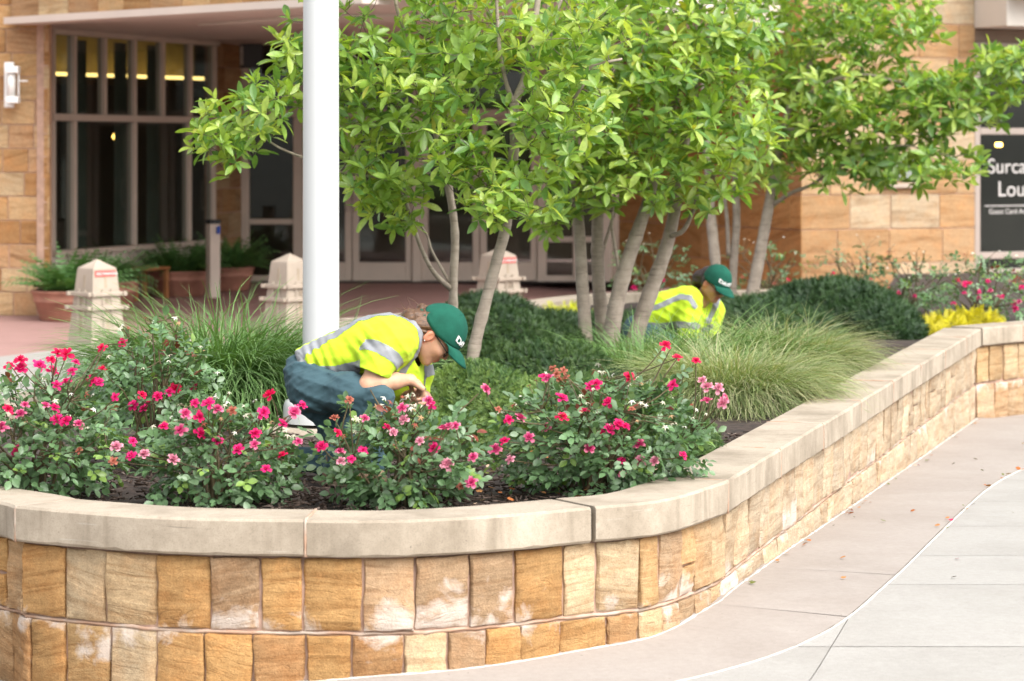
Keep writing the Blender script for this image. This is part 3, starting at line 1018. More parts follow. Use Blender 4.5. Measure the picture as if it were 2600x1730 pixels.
# canopy slab over the entrance
can = [(-5.25, 28.1), (-1.25, 23.95), (0.2, 23.2), (1.9, 27.5), (3.15, 31.2), (1.2, 35.6), (-3.9, 35.2), (-5.3, 30.5)]
def prism(name, poly, z0, z1, mat, parent, off=(0, 30, 0)):
    n = len(poly)
    V = [(x - off[0], y - off[1], z0) for x, y in poly] + [(x - off[0], y - off[1], z1) for x, y in poly]
    Fs = [tuple(range(n - 1, -1, -1)), tuple(range(n, 2 * n))] + [(i, (i + 1) % n, n + (i + 1) % n, n + i) for i in range(n)]
    return obj_np(name, np.array(V), Fs, mat, parent)
prism('canopy_soffit', can, ZSOF, ZSOF + 0.5, M['soffit'], bld)
p_, q_ = P(500, 50, 28.6), P(950, 60, 27.2)
prism('ceiling_panel', [(p_[0], 28.7), (-2.05, 26.9), (-0.4, 26.4), (-0.3, 27.3), (-2.2, 28.2)], ZSOF - 0.03, ZSOF - 0.004, M['soffit_white'], bld)
mb = MB()
p0, p1 = np.array((-5.12, 27.86)), np.array((-1.2, 23.80)); d = unit(p1 - p0)
mb.box(((p0 + p1)[0] / 2, (p0 + p1)[1] / 2 - 30 + 0.12, ZSOF - 0.015), (np.linalg.norm(p1 - p0), 0.34, 0.07), math.atan2(d[1], d[0]))
mb.build('canopy_edge', M['soffit'], bld)

# window wall on the left: line from the pier back to the doors
W0, Wd = np.array((-5.13, 30.0)), unit(np.array((0.39, 1.0)))
WN = np.array((Wd[1], -Wd[0]))
WL = (33.7 - 30.0) / Wd[1]
wrz = math.atan2(Wd[1], Wd[0])
def wpt(t, o_, z):
    q = W0 + Wd * t + WN * o_
    return (q[0], q[1] - 30, z)
def bar(t0, t1, z0, z1, dep, name, mat, o_=0.0, parent=bld):
    c = wpt((t0 + t1) / 2, o_, (z0 + z1) / 2)
    return MB().box(c, (t1 - t0, dep, z1 - z0), wrz, 0.006).build(name, mat, parent)
ZSILL = 0.60
bar(0, WL, 0.02, ZSILL - 0.06, 0.16, 'sill_wall', M['soffit'], -0.05)
bar(0, WL, ZSILL - 0.058, ZSILL, 0.22, 'window_sill', M['frame'], 0.0)
def wt_px(px):                               # station on the window wall behind a photo column
    k = (px - 1300) / F
    return (k * W0[1] - W0[0]) / (Wd[0] - k * Wd[1])
ups = [129, 183, 260, 336, 408, 478, 540]
for x in ups:
    t = wt_px(x)
    bar(t - 0.03, t + 0.03, 2.125, ZSOF - 0.062, 0.10, 'mullion', M['frame'])
for x in (129, 183, 336, 475, 537):
    t = wt_px(x)
    bar(t - 0.035, t + 0.035, ZSILL + .002, 2.043, 0.10, 'mullion', M['frame'])
bar(0.0, WL, 2.045, 2.123, 0.11, 'transom_bar', M['frame'])
bar(0.0, WL, ZSOF - 0.06, ZSOF - .002, 0.11, 'head_bar', M['frame'])
for a, b in zip(ups[:-1], ups[1:]):
    bar(wt_px(a) + 0.031, wt_px(b) - 0.031, 2.125, ZSOF - 0.062, 0.012, 'pane', M['glass'])
for a, b in zip((129, 183, 336, 475), (183, 336, 475, 537)):
    bar(wt_px(a) + 0.036, wt_px(b) - 0.036, ZSILL + .002, 2.043, 0.012, 'pane', M['glass'])

# doors and glazing straight ahead
YD = 35.0
def X(px, Y=YD): return (px - 1300) * Y / F
def dbar(x0, x1, z0, z1, dep, name, mat, y=0.0, parent=bld):
    return MB().box(((x0 + x1) / 2, YD - 30 + y, (z0 + z1) / 2), (x1 - x0, dep, z1 - z0), 0, 0.006).build(name, mat, parent)
bw((-3.72, 33.8), (X(615), 34.9), 0, ZSOF, 0.3, (0.4, 0.7), 41, 0.12, WT, 0.8)
ZT_ = 2.14
for x in (622, 757, 1059, 1376, 1466, 1540):
    dbar(X(x) - .06, X(x) + .06, 0.01, ZSOF - .002, 0.14, 'door_post', M['frame'])
posts = (622, 757, 1059, 1376, 1466, 1540)
for a, b in zip(posts[:-1], posts[1:]):
    dbar(X(a) + .061, X(b) - .061, ZT_, ZT_ + .10, 0.12, 'transom_bar', M['frame'])
    dbar(X(a) + .061, X(b) - .061, ZT_ + .101, ZSOF - .003, 0.012, 'pane', M['glass'])
for a, b, zl in ((622, 757, 0.75), (1376, 1466, 0.52), (1466, 1540, 0.52)):     # side lights
    dbar(X(a) + .061, X(b) - .061, zl, zl + .07, 0.10, 'rail', M['frame'])
    dbar(X(a) + .061, X(b) - .061, 0.01, 0.09, 0.10, 'rail', M['frame'])
    dbar(X(a) + .061, X(b) - .061, 0.091, zl - .001, 0.012, 'pane', M['glass'])
    dbar(X(a) + .061, X(b) - .061, zl + .071, ZT_ - .001, 0.012, 'pane', M['glass'])
for a, b, hs in ((757, 894, 1), (894, 1059, 0), (1059, 1218, 1), (1218, 1376, 0)):
    x0 = X(a) + (.062 if a in (757, 1059) else .006); x1 = X(b) - (.062 if b in (1059, 1376) else .006)
    e = sub('door', ((x0 + x1) / 2, 5.0, 0.0))
    def db(xa, xb, z0, z1, dep, nm, mt, y=0.0):
        return MB().box(((xa + xb) / 2 - (x0 + x1) / 2, y, (z0 + z1) / 2), (xb - xa, dep, z1 - z0), 0, 0.005).build(nm, mt, e)
    db(x0, x0 + .085, 0.02, ZT_ - .005, .06, 'stile', M['frame']); db(x1 - .085, x1, 0.02, ZT_ - .005, .06, 'stile', M['frame'])
    db(x0 + .086, x1 - .086, 0.02, .26, .06, 'rail', M['frame']); db(x0 + .086, x1 - .086, ZT_ - .095, ZT_ - .006, .06, 'rail', M['frame'])
    db(x0 + .086, x1 - .086, .261, ZT_ - .096, .012, 'pane', M['glass'])
    hx = (x1 - .05 if hs else x0 + .05) - (x0 + x1) / 2
    MB().tube(crom(np.array([(hx, -.03, .92), (hx, -.09, .94), (hx, -.10, 1.05), (hx, -.10, 1.2), (hx, -.09, 1.3), (hx, -.03, 1.32)]), 3), .012, 6).build('door_handle', M['frame'], e, True)
dbar(X(622), X(1540), -0.004, 0.012, 0.3, 'threshold', M['black'], -0.1)

# shaded side wall, front pier and lounge window on the right
C0 = np.array((3.32, 31.0)); sd = unit(np.array((-0.525, 1.0)))
C1 = C0 + sd * 4.2
bw(tuple(C1), tuple(C0), 0, 4.4, 0.40, (0.5, 0.95), 51, 0.15, [(0.46, 0.27, 0.11), (0.43, 0.245, 0.10), (0.48, 0.30, 0.14)])
E0 = np.array((5.48, 31.98))
bw(tuple(C0), tuple(E0), 0.0, 5.2, 0.40, (0.45, 0.78), 52, 0.15, [(0.36, 0.235, 0.125), (0.385, 0.275, 0.16), (0.33, 0.21, 0.108), (0.37, 0.25, 0.14), (0.40, 0.32, 0.215)])
fd = unit(E0 - C0); fn = np.array((fd[1], -fd[0])); frz = math.atan2(fd[1], fd[0])
def fpt(t, o_, z):
    q = E0 + fd * t + fn * o_
    return (q[0], q[1] - 30, z)
def fbar(t0, t1, z0, z1, dep, name, mat, o_=-0.12, bev=0.006):
    return MB().box(fpt((t0 + t1) / 2, o_, (z0 + z1) / 2), (t1 - t0, dep, z1 - z0), frz, bev).build(name, mat, bld)
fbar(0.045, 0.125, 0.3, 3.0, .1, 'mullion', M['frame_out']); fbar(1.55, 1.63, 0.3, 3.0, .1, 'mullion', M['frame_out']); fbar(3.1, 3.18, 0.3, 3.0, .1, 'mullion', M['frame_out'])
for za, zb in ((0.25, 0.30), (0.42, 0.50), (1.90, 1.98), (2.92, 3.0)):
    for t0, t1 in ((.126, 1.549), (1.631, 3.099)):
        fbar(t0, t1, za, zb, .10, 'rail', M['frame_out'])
for za, zb in ((0.301, 0.419), (0.501, 1.899), (1.981, 2.919)):
    for t0, t1 in ((.126, 1.549), (1.631, 3.099)):
        fbar(t0, t1, za, zb, .012, 'pane', M['glass'], -0.12, 0)
fbar(0.0, 3.4, 0.0, 0.249, .2, 'sill_wall', M['soffit'], -0.1)
fbar(-0.0, 3.6, 3.16, 3.5, 0.9, 'fascia', M['soffit_white'], 0.2)
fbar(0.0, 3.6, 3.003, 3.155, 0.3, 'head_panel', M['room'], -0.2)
fbar(-0.0, 3.6, 3.502, 3.9, 1.3, 'fascia', M['soffit'], 0.4)
fbar(-1.28, -0.80, 1.275, 1.33, 0.08, 'plaque_ledge', M['bollard'], 0.03)
fbar(-1.2, -0.86, 1.36, 1.60, 0.02, 'plaque', M['curtain'], 0.018)
# lettering on the lounge glass
def text_obj(name, s, size, mat, parent, mtx, ext=0.002, align='LEFT', bold=0.0):
    cu = bpy.data.curves.new(name, 'FONT')
    cu.body = s; cu.size = size; cu.extrude = ext; cu.align_x = align; cu.offset = bold
    tmp = bpy.data.objects.new(name, cu); COL.objects.link(tmp)
    dg = bpy.context.evaluated_depsgraph_get()
    me = bpy.data.meshes.new_from_object(tmp.evaluated_get(dg))
    bpy.data.objects.remove(tmp)
    me.name = name; me.materials.clear(); me.materials.append(mat)
    o = link(bpy.data.objects.new(name, me), parent)
    o.matrix_local = mtx
    return o
def fmat(t, o_, z):
    return Matrix.Translation(Vector(fpt(t, o_, z))) @ Matrix.Rotation(frz, 4, 'Z') @ Matrix.Rotation(math.pi / 2, 4, 'X')
text_obj('lettering', 'Surcat', 0.25, M['letter'], bld, fmat(0.25, -0.108, 1.44), .002, 'LEFT', 0.0)
text_obj('lettering', 'Lounge', 0.26, M['letter'], bld, fmat(0.39, -0.108, 1.165), .002, 'LEFT', 0.0)
fbar(0.21, 1.5, 1.045, 1.056, .004, 'lettering', M['letter'], -0.106, 0)
text_obj('lettering', 'Guest Card Accepted', 0.085, M['letter'], bld, fmat(0.27, -0.108, 0.955), .002)

# rooms behind the glass
def room(V, Fs, nm='room_shell', mt='room'):
    return obj_np(nm, np.array(V) - np.array((0, 30, 0)), Fs, M[mt], bld)
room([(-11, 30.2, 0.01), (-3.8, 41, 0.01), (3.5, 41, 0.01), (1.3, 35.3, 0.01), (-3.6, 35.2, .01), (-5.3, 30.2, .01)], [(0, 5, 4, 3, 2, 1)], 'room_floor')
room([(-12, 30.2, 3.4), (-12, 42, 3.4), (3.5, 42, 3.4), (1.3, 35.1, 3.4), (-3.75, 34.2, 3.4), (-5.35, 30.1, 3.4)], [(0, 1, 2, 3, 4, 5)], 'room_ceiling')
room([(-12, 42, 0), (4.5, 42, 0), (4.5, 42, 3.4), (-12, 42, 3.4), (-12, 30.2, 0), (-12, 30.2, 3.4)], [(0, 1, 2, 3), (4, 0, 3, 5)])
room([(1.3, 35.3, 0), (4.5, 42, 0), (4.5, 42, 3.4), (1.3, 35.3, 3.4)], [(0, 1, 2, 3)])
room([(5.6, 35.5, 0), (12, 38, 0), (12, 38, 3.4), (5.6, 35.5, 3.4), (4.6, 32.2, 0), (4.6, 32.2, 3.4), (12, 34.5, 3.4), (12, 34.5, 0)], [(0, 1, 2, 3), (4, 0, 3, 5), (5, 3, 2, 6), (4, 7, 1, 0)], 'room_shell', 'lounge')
# lit cove inside the window wall
cv0, cv1 = np.array((-7.4, 33.2)), np.array((-4.6, 37.5))
cd = unit(cv1 - cv0); crz = math.atan2(cd[1], cd[0]); cm = (cv0 + cv1) / 2
MB().box((cm[0], cm[1] - 30, 3.0), (5.6, 0.1, 0.8), crz).build('cove_wall', M['room_cream'], bld)
MB().box((cm[0] - 30 * 0 + cd[1] * .3, cm[1] - 30 - cd[0] * .3, 3.36), (5.6, 0.9, 0.05), crz).build('cove_ceiling', M['room_cream'], bld)
cn = np.array((cd[1], -cd[0]))
q = cm + cn * 0.33
MB().box((q[0], q[1] - 30, 2.62), (5.6, 0.34, 0.10), crz).build('cove_ledge', M['room'], bld)
M['warm'] = emis('warm_tube', (1.0, 0.66, 0.22), 2.2)
q = cm + cn * 0.14
for k in (-2, -1, 0, 1, 2):
    w = q + cn * .12 + cd * k * 1.1
    MB().box((w[0], w[1] - 30, 2.70), (1.05, 0.06, 0.04), crz).build('cove_lamp', M['warm'], bld)
for t, o_ in ((0.35, -0.5), (1.35, -0.5), (2.3, -0.5), (3.1, -.5)):                     # curtains beside the mullions
    pts = np.array([wpt(t + 0.25 * k / 14, o_ + 0.03 * math.sin(k * 1.9), 0.0) for k in range(15)])
    V = np.vstack((pts, pts + np.array((0, 0, 3.0)))); Fs = np.array([(k, k + 1, 16 + k, 15 + k) for k in range(14)])
    obj_np('curtain', V, Fs, M['curtain'], bld, True)
for px, py, yy, rr in ((295, 347, 34.5, .05), (2532, 368, 34.2, .03), (2540, 368, 34.2, .03)):
    c = P(px, py, yy)
    b = MB(); b.lathe([(0.001, -rr), (rr * .7, -rr * .7), (rr, 0), (rr * .7, rr * .7), (0.001, rr)], (c[0], c[1] - 30, c[2]), 10)
    b.build('lamp_globe', emis('warm_globe', (1.0, 0.55, 0.12), 6.0 if px < 1000 else 12.0), bld, True)

# ------------------------------------------------------------------ lantern on the left pier
lan = empty('wall_lantern', (-5.14, 27.93, 2.16))
tag(lan, 'white wall lantern with frosted tube on the left stone pier', 'wall lamp')
MB().box((-.06, .02, .235), (.10, .04, .47), 0, .006).build('backplate', M['white_paint'], lan)
MB().box((-0.0, -.07, .39), (.12, .14, .07), 0, .006).build('bracket', M['white_paint'], lan)
MB().box((-0.0, -.07, .08), (.12, .14, .07), 0, .006).build('bracket', M['white_paint'], lan)
b = MB(); b.lathe([(0.0005, .117), (.042, .117), (.042, .353), (.0005, .353)], (-.02, -.07, 0), 16); b.build('glass_tube', M['lantern_glass'], lan, True)
MB().box((.055, -.07, .235), (.012, .05, .238), 0, .002).build('guard_bar', M['white_paint'], lan)
MB().box((.095, -.07, .275), (.10, .012, .016), 0, .002).build('arm', M['white_paint'], lan)
spk = empty('wall_speaker', tuple(P(640, 170, 33.6)))
tag(spk, 'black loudspeaker box under the entrance canopy', 'loudspeaker')
MB().box((0, -.12, .13), (.26, .2, .30), 0.3, .012).build('cabinet', M['black'], spk)
MB().box((-.03, -.225, .13), (.2, .012, .24), 0.3, .004).build('grille', M['joint'], spk)
MB().tube(np.array([(0, -.05, .13), (0.02, .35, .16)]), .015, 6).build('bracket', M['black'], spk)

# ------------------------------------------------------------------ bollards
def bollard(loc, label, sign, first=None):
    b = empty('bollard', loc, math.radians(43))
    tag(b, label, 'bollard', 'cast stone bollards before the entrance')
    H, wb, wt_ = 0.70, 0.185, 0.122
    def half(z): return wb + (wt_ - wb) * z / H
    mb = MB()
    prof = [(wb + .012, 0), (wb + .012, .03), (half(.04), .045), (wt_, H - .02), (wt_ - .004, H), (0.002, H + .075)]
    V, Fs = [], []
    for w, z in prof:
        V += [(-w, -w, z), (w, -w, z), (w, w, z), (-w, w, z)]
    for j in range(len(prof) - 1):
        for i in range(4):
            i2 = (i + 1) % 4
            Fs.append((j * 4 + i, j * 4 + i2, (j + 1) * 4 + i2, (j + 1) * 4 + i))
    mb.add(V, Fs).build('shaft', M['bollard'], b)
    for z in (0.355, 0.475):                                       # two projecting square bands with crossing ends
        w = half(z) + .018
        m = MB()
        for k in range(4):
            a = k * math.pi / 2
            m.box((math.cos(a) * w, math.sin(a) * w, z + (.0015 if k % 2 else 0)), (.028, 2 * w + .085, .036), a, .004)
        m.build('band', M['bollard'], b)
    for k in range(4):
        a = k * math.pi / 2
        ca, sa = math.cos(a), math.sin(a)
        def fc(l, z, o_=0.0):
            w = half(z) + o_
            return (ca * w - sa * l, sa * w + ca * l, z)
        for l, z0, z1 in ((0, .12, .335), (0, .53, .64)):
            wd = .017 if z0 < .3 else .012
            V = [fc(l - wd, z0, .001), fc(l + wd, z0, .001), fc(l + wd, z1, .001), fc(l - wd, z1, .001), fc(l - wd, z0, -.012), fc(l + wd, z0, -.012), fc(l + wd, z1, -.012), fc(l - wd, z1, -.012)]
            obj_np('groove', np.array(V), [(0, 1, 2, 3), (4, 7, 6, 5), (0, 4, 5, 1), (1, 5, 6, 2), (2, 6, 7, 3), (3, 7, 4, 0)], M['bollard_groove'], b)
        for l in (-.045, .045):
            m = MB()
            m.tube(np.array([fc(l, .20, .006), fc(l, .52, .012)]), .0095, 4)
            m.build('rib', M['bollard'], b)
        m = MB(); c = np.array(fc(0, .415, .012)); t1 = np.array((-sa, ca, 0))
        for q0, q1 in (((-.014, -.02), (.0, .02)), ((.0, .02), (.014, -.02)), ((-.014, .016), (.014, .016))):
            m.tube(np.array([c + t1 * q0[0] + np.array((0, 0, q0[1])), c + t1 * q1[0] + np.array((0, 0, q1[1]))]), .004, 4)
        m.build('emblem', M['bollard_groove'], b)
        if sign and k == 3:
            o_ = MB()
            c = np.array(fc(0, .655, .006))
            o_.box(c, (.004, .215, .052), a, 0)
            s_ = o_.build('sign', M['red_sign'], b)
            mt = Matrix.Translation(Vector(fc(-.098, .64, .0095))) @ Matrix.Rotation(a + math.pi / 2, 4, 'Z') @ Matrix.Rotation(math.pi / 2, 4, 'X')
            text_obj('lettering', 'NO PARKING', .0365, M['white_paint'], s_, mt, .0006)
    return b
for (px, y, lab, sg) in ((246, 23.6, 'cream cast stone bollard with red sign left of the flagpole beside potted ferns', True),
                         (735, 24.9, 'cream cast stone bollard half hidden behind the white flagpole', False),
                         (1266, 26.3, 'farthest cream bollard seen behind the leaning tree trunk', True)):
    bollard(((px - 1300) * y / F, y, 0.0), lab, sg)

# ------------------------------------------------------------------ potted ferns
def frond_template():
    V, Fs = [], []
    n = 11
    for i in range(n):
        t = i / (n - 1)
        l = 0.16 * math.sin(math.pi * min(1, t * 0.8 + .22)) * (1 - .5 * t) + .012
        y = t; z = 0.0
        for s in (-1, 1):
            o_ = len(V)
            V += [(0, y - .028, z), (0, y + .028, z), (s * l, y + .07, z - .03), (s * l, y + .03, z - .03)]
            Fs.append((o_, o_ + 1, o_ + 2, o_ + 3))
    return np.array(V), np.array(Fs)
FV, FF = frond_template()
def fern(c, rad, height, n, seed, parent):
    r = np.random.default_rng(seed)
    Vs, Fs, Cs, o_ = [], [], [], 0
    for i in range(n):
        a = r.uniform(0, 2 * math.pi); el = r.uniform(0.55, 1.45); L = r.uniform(.65, 1.15) * height
        h = np.array((math.cos(a), math.sin(a), 0))
        base = np.array(c) + h * rad * .5 * r.random() ** .5
        V = FV.copy()
        V[:, 0] *= L
        t = V[:, 1].copy(); zz = V[:, 2] * L
        bend = r.uniform(.5, 1.1)
        ang = el - bend * t
        along = np.cumsum  # noqa
        xs = L * (np.sin(el) - np.sin(el - bend * t)) / bend
        xh = L * (np.sin(el) - np.sin(el - bend * t)) / bend
        zh = L * (np.cos(el - bend * t) - np.cos(el)) / bend
        side = np.array((-h[1], h[0], 0))
        W = base + np.outer(V[:, 0], side) + np.outer(xh, h) + np.outer(zh + zz, (0, 0, 1))
        Vs.append(W); Fs.append(FF + o_); o_ += len(W)
        g = r.uniform(.7, 1.25)
        Cs.append(np.tile(np.array((0.10, 0.22, 0.065)) * g, (len(W), 1)))
    o = obj_np('fern_foliage', np.vstack(Vs), np.vstack(Fs), M['fern'], parent, False, np.vstack(Cs))
    o['kind'] = 'stuff'
    return o
def pot(px, y, dia, h, fh, label, seed):
    x = (px - 1300) * y / F
    e = empty('potted_fern', (x, y, 0))
    tag(e, label, 'potted plant', 'terracotta bowls of ferns by the entrance')
    R_ = dia / 2
    b = MB()
    b.lathe([(0.001, 0.002), (R_ * .74, 0.002), (R_ * .78, .02), (R_ * .90, h * .60), (R_ * .935, h * .62), (R_ * .95, h * .66), (R_ * .93, h * .69), (R_ * .97, h * .9), (R_ * 1.0, h * .92), (R_ * 1.0, h), (R_ * .93, h), (R_ * .9, h * .85), (0.001, h * .85)], (0, 0, 0), 32)
    b.build('pot', M['terracotta'], e, True)
    fern((0, 0, h * .85), R_, fh * .86, 200, seed, e)
pot(180, 27.35, .80, .31, .58, 'wide terracotta bowl of ferns left of the nearest bollard by the pier', 1)
pot(262, 29.0, .78, .32, .50, 'terracotta bowl of ferns just right of the nearest bollard', 2)
pot(455, 31.8, .74, .30, .52, 'terracotta bowl of ferns under the middle of the window wall', 3)
pot(578, 33.0, .66, .29, .56, 'terracotta bowl of ferns right of the slim access post', 4)
# slim access post with push plate
e = empty('access_post', (X(541, 31.4), 31.4, 0)); tag(e, 'slim tan access post with blue push plate before the windows', 'post')
MB().box((0, 0, .43), (.13, .13, .86), 0.5, .008).build('post', M['frame'], e)
MB().box((0, 0, .885), (.15, .15, .05), 0.5, .012).build('cap', M['black'], e)
MB().box((.062, -.05, .79), (.03, .07, .09), 0.5, .006).build('push_plate', M['blue'], e)
# small wooden bench under the windows
e = empty('wooden_bench', (X(345, 30.9), 30.9, 0), wrz - math.pi / 2); tag(e, 'low brown wooden bench between the fern bowls below the windows', 'bench')
for k in range(3):
    MB().box((-.12 + .12 * k, 0.1, .355), (.11, .8, .03), 0, .004).build('slat', M['wood'], e)
for sx in (-.14, .14):
    for sy in (-.26, .46):
        MB().box((sx, sy, .17), (.05, .05, .338), 0, .004).build('leg', M['wood'], e)
# ------------------------------------------------------------------ plants
# ---- leaf shapes
def leaf_template(widths, ts, fold=0.12, curl=0.15):
    V, Fs = [], []
    for w, t in zip(widths, ts):
        z = -curl * t * t
        V += [(-w, t, z + fold * w), (0, t, z), (w, t, z + fold * w)]
    for j in range(len(ts) - 1):
        a = j * 3
        Fs += [(a, a + 1, a + 4, a + 3), (a + 1, a + 2, a + 5, a + 4)]
    return np.array(V), np.array(Fs)
MAGV, MAGF = leaf_template([.012, .014, .11, .165, .15, .075, .004], [0, .1, .28, .5, .72, .9, 1.0], .35, .16)
ROSV, ROSF = leaf_template([.02, .24, .33, .24, .01], [0, .25, .5, .78, 1.0], .3, .12)

def spread_parts(parent, name, T, FT, Mx, O, S, cols, mat, k_parts, score):
    """the k_parts largest showing ones as objects of their own, all others one mesh"""
    order = np.argsort(-score)
    top, rest = order[:k_parts], order[k_parts:]
    if k_parts:
        base = {}
        for i in top:
            key = tuple(np.round(cols[i] * 40).astype(int))
            if key not in base:
                me = mesh_np(name, T, FT, True, np.tile(cols[i], (len(T), 1)))
                me.materials.append(mat)
                base[key] = me
            o = bpy.data.objects.new(name, base[key])
            s = S[i] if np.ndim(S[i]) else (S[i],) * 3
            R = np.eye(4); R[:3, :3] = Mx[i] * np.array(s)[None, :]
            R[:3, 3] = O[i] - np.array(parent.location)
            o.matrix_local = Matrix(R.tolist())
            link(o, parent)
    if len(rest):
        V, Fa = scatter(T, FT, Mx[rest], O[rest] - np.array(parent.location), S[rest])
        o = obj_np('foliage', V, Fa, mat, parent, True, np.repeat(cols[rest], len(T), axis=0))
        o['kind'] = 'stuff'

# ---- magnolia trees
def tree(name, label, base, stems, crowns, n_wh, leaf_len, seed, hue=1.0, k_parts=300, zcut=None):
    r = np.random.default_rng(seed)
    e = empty(name, tuple(base)); tag(e, label, 'tree', 'multi-stemmed trees in the raised bed')
    nodes, nrad = [], []
    for st in stems:
        pts = np.array([P(px, py, base[1] + dy) for px, py, dy, _ in st]); rad = [q[3] for q in st]
        c = crom(pts, 7); rr = np.interp(np.linspace(0, 1, len(c)), np.linspace(0, 1, len(rad)), rad)
        
        rr2 = rr * (1 + 0.02 * r.normal(size=len(rr)) + .10 * (r.random(len(rr)) < .12))
        V, Fs = tube_vf(c - np.array(base), rr2, 10)
        o = obj_np('trunk' if rad[0] > .025 else 'branch', V, Fs, M['bark'], e, True)
        m = len(c)
        for a, b_ in zip(c, rr):
            if b_ < 0.045: nodes.append(a); nrad.append(b_)
    nodes = np.array(nodes); nrad = np.array(nrad)
    wh = []
    tot = sum(c[6] for c in crowns)
    for (cx, cy, dy, rx, ry, rd, wgt) in crowns:
        k = int(n_wh * wgt / tot)
        u = rand_dirs(k, r) * (r.random(k)[:, None] ** (1 / 2.2))
        for q in u:
            Yq = base[1] + dy + q[1] * rd
            wh.append(P(cx + q[0] * rx, cy + q[2] * ry, Yq))
    wh = np.array(wh)
    # thin out points too close together
    keep = []
    for i in range(len(wh)):
        if not keep or np.min(np.linalg.norm(wh[keep] - wh[i], axis=1)) > leaf_len * 0.7:
            keep.append(i)
    wh = wh[keep]
    dist = np.array([np.min(np.linalg.norm(nodes - w, axis=1)) for w in wh])
    wh = wh[np.argsort(dist)]
    mb_V, mb_F, off = [], [], 0
    ends = []
    N = list(nodes); NR = list(nrad)
    arrN = np.array(N)
    for w in wh:
        d2 = np.linalg.norm(arrN - w, axis=1) + 0.25 * np.maximum(0, arrN[:, 2] - w[2])
        j = int(np.argmin(d2))
        a = arrN[j]; L = np.linalg.norm(w - a)
        if L < 0.02: ends.append((w, np.array((0, 0, 1.0)))); continue
        mid = (a + w) / 2 + r.normal(0, 0.07 * L, 3) + np.array((0, 0, -0.06 * L))
        c = crom(np.array((a, mid, w)), 4 if L > .15 else 2)
        r0 = min(NR[j] * .8, 0.0035 + 0.012 * L); rad = np.linspace(r0, 0.0022, len(c))
        V, Fs = tube_vf(c - np.array(base), rad, 5, False)
        mb_V.append(V); mb_F.append(np.array(Fs) + off); off += len(V)
        N += list(c[1:]); NR += list(rad[1:])
        arrN = np.vstack((arrN, c[1:]))
        ends.append((w, unit(c[-1] - c[-2])))
    if mb_V:
        o = obj_np('twigs', np.vstack(mb_V), np.vstack(mb_F), M['twig'], e, True); o['kind'] = 'stuff'
    O, D, NN, S, C = [], [], [], [], []
    g1 = np.array((0.185, 0.29, 0.06)); g2 = np.array((0.30, 0.39, 0.09)); g3 = np.array((0.105, 0.205, 0.05)); gy = np.array((0.30, 0.31, 0.05))
    for w, d in ends:
        ax = unit(d * 0.5 + np.array((0, 0, 0.65)) + r.normal(0, .25, 3))
        a = unit(np.cross(ax, (0.3, 0.9, 0.2))); b_ = np.cross(ax, a)
        k = r.integers(7, 12); ph = r.uniform(0, 6.28)
        young = r.random() < 0.35
        for i in range(k):
            th = ph + i * 2.399; ti = math.radians(r.uniform(38, 100) if i > 2 else r.uniform(15, 45))
            rd = a * math.cos(th) + b_ * math.sin(th)
            dd = ax * math.cos(ti) + rd * math.sin(ti) + np.array((0, 0, -0.18))
            O.append(w + ax * r.uniform(-.02, .012)); D.append(dd)
            NN.append(ax * math.sin(ti) - rd * math.cos(ti) + r.normal(0, .3, 3))
            S.append(leaf_len * r.uniform(.62, 1.12) * (.75 if i < 2 else 1))
            c = g2 if young and i < 6 else (g1 if r.random() < .72 else g3)
            if r.random() < 0.012: c = gy
            C.append(c * r.uniform(.82, 1.2) * hue)
    O, D, NN, S, C = map(np.array, (O, D, NN, S, C))
    Mx = orient(D, NN)
    sc = S / O[:, 1] * (np.abs(Mx[:, 1, 2]) + .2) - (O[:, 1] - O[:, 1].min()) * 0.002
    px = 1300 + F * O[:, 0] / O[:, 1]; py = YH - F * (O[:, 2] - HC) / O[:, 1]
    sc[(px < 20) | (px > 2580) | (py < 20)] = -1
    spread_parts(e, 'leaf', MAGV, MAGF, Mx, O, S, C, M['leaf_tree'], k_parts, sc)
    return e

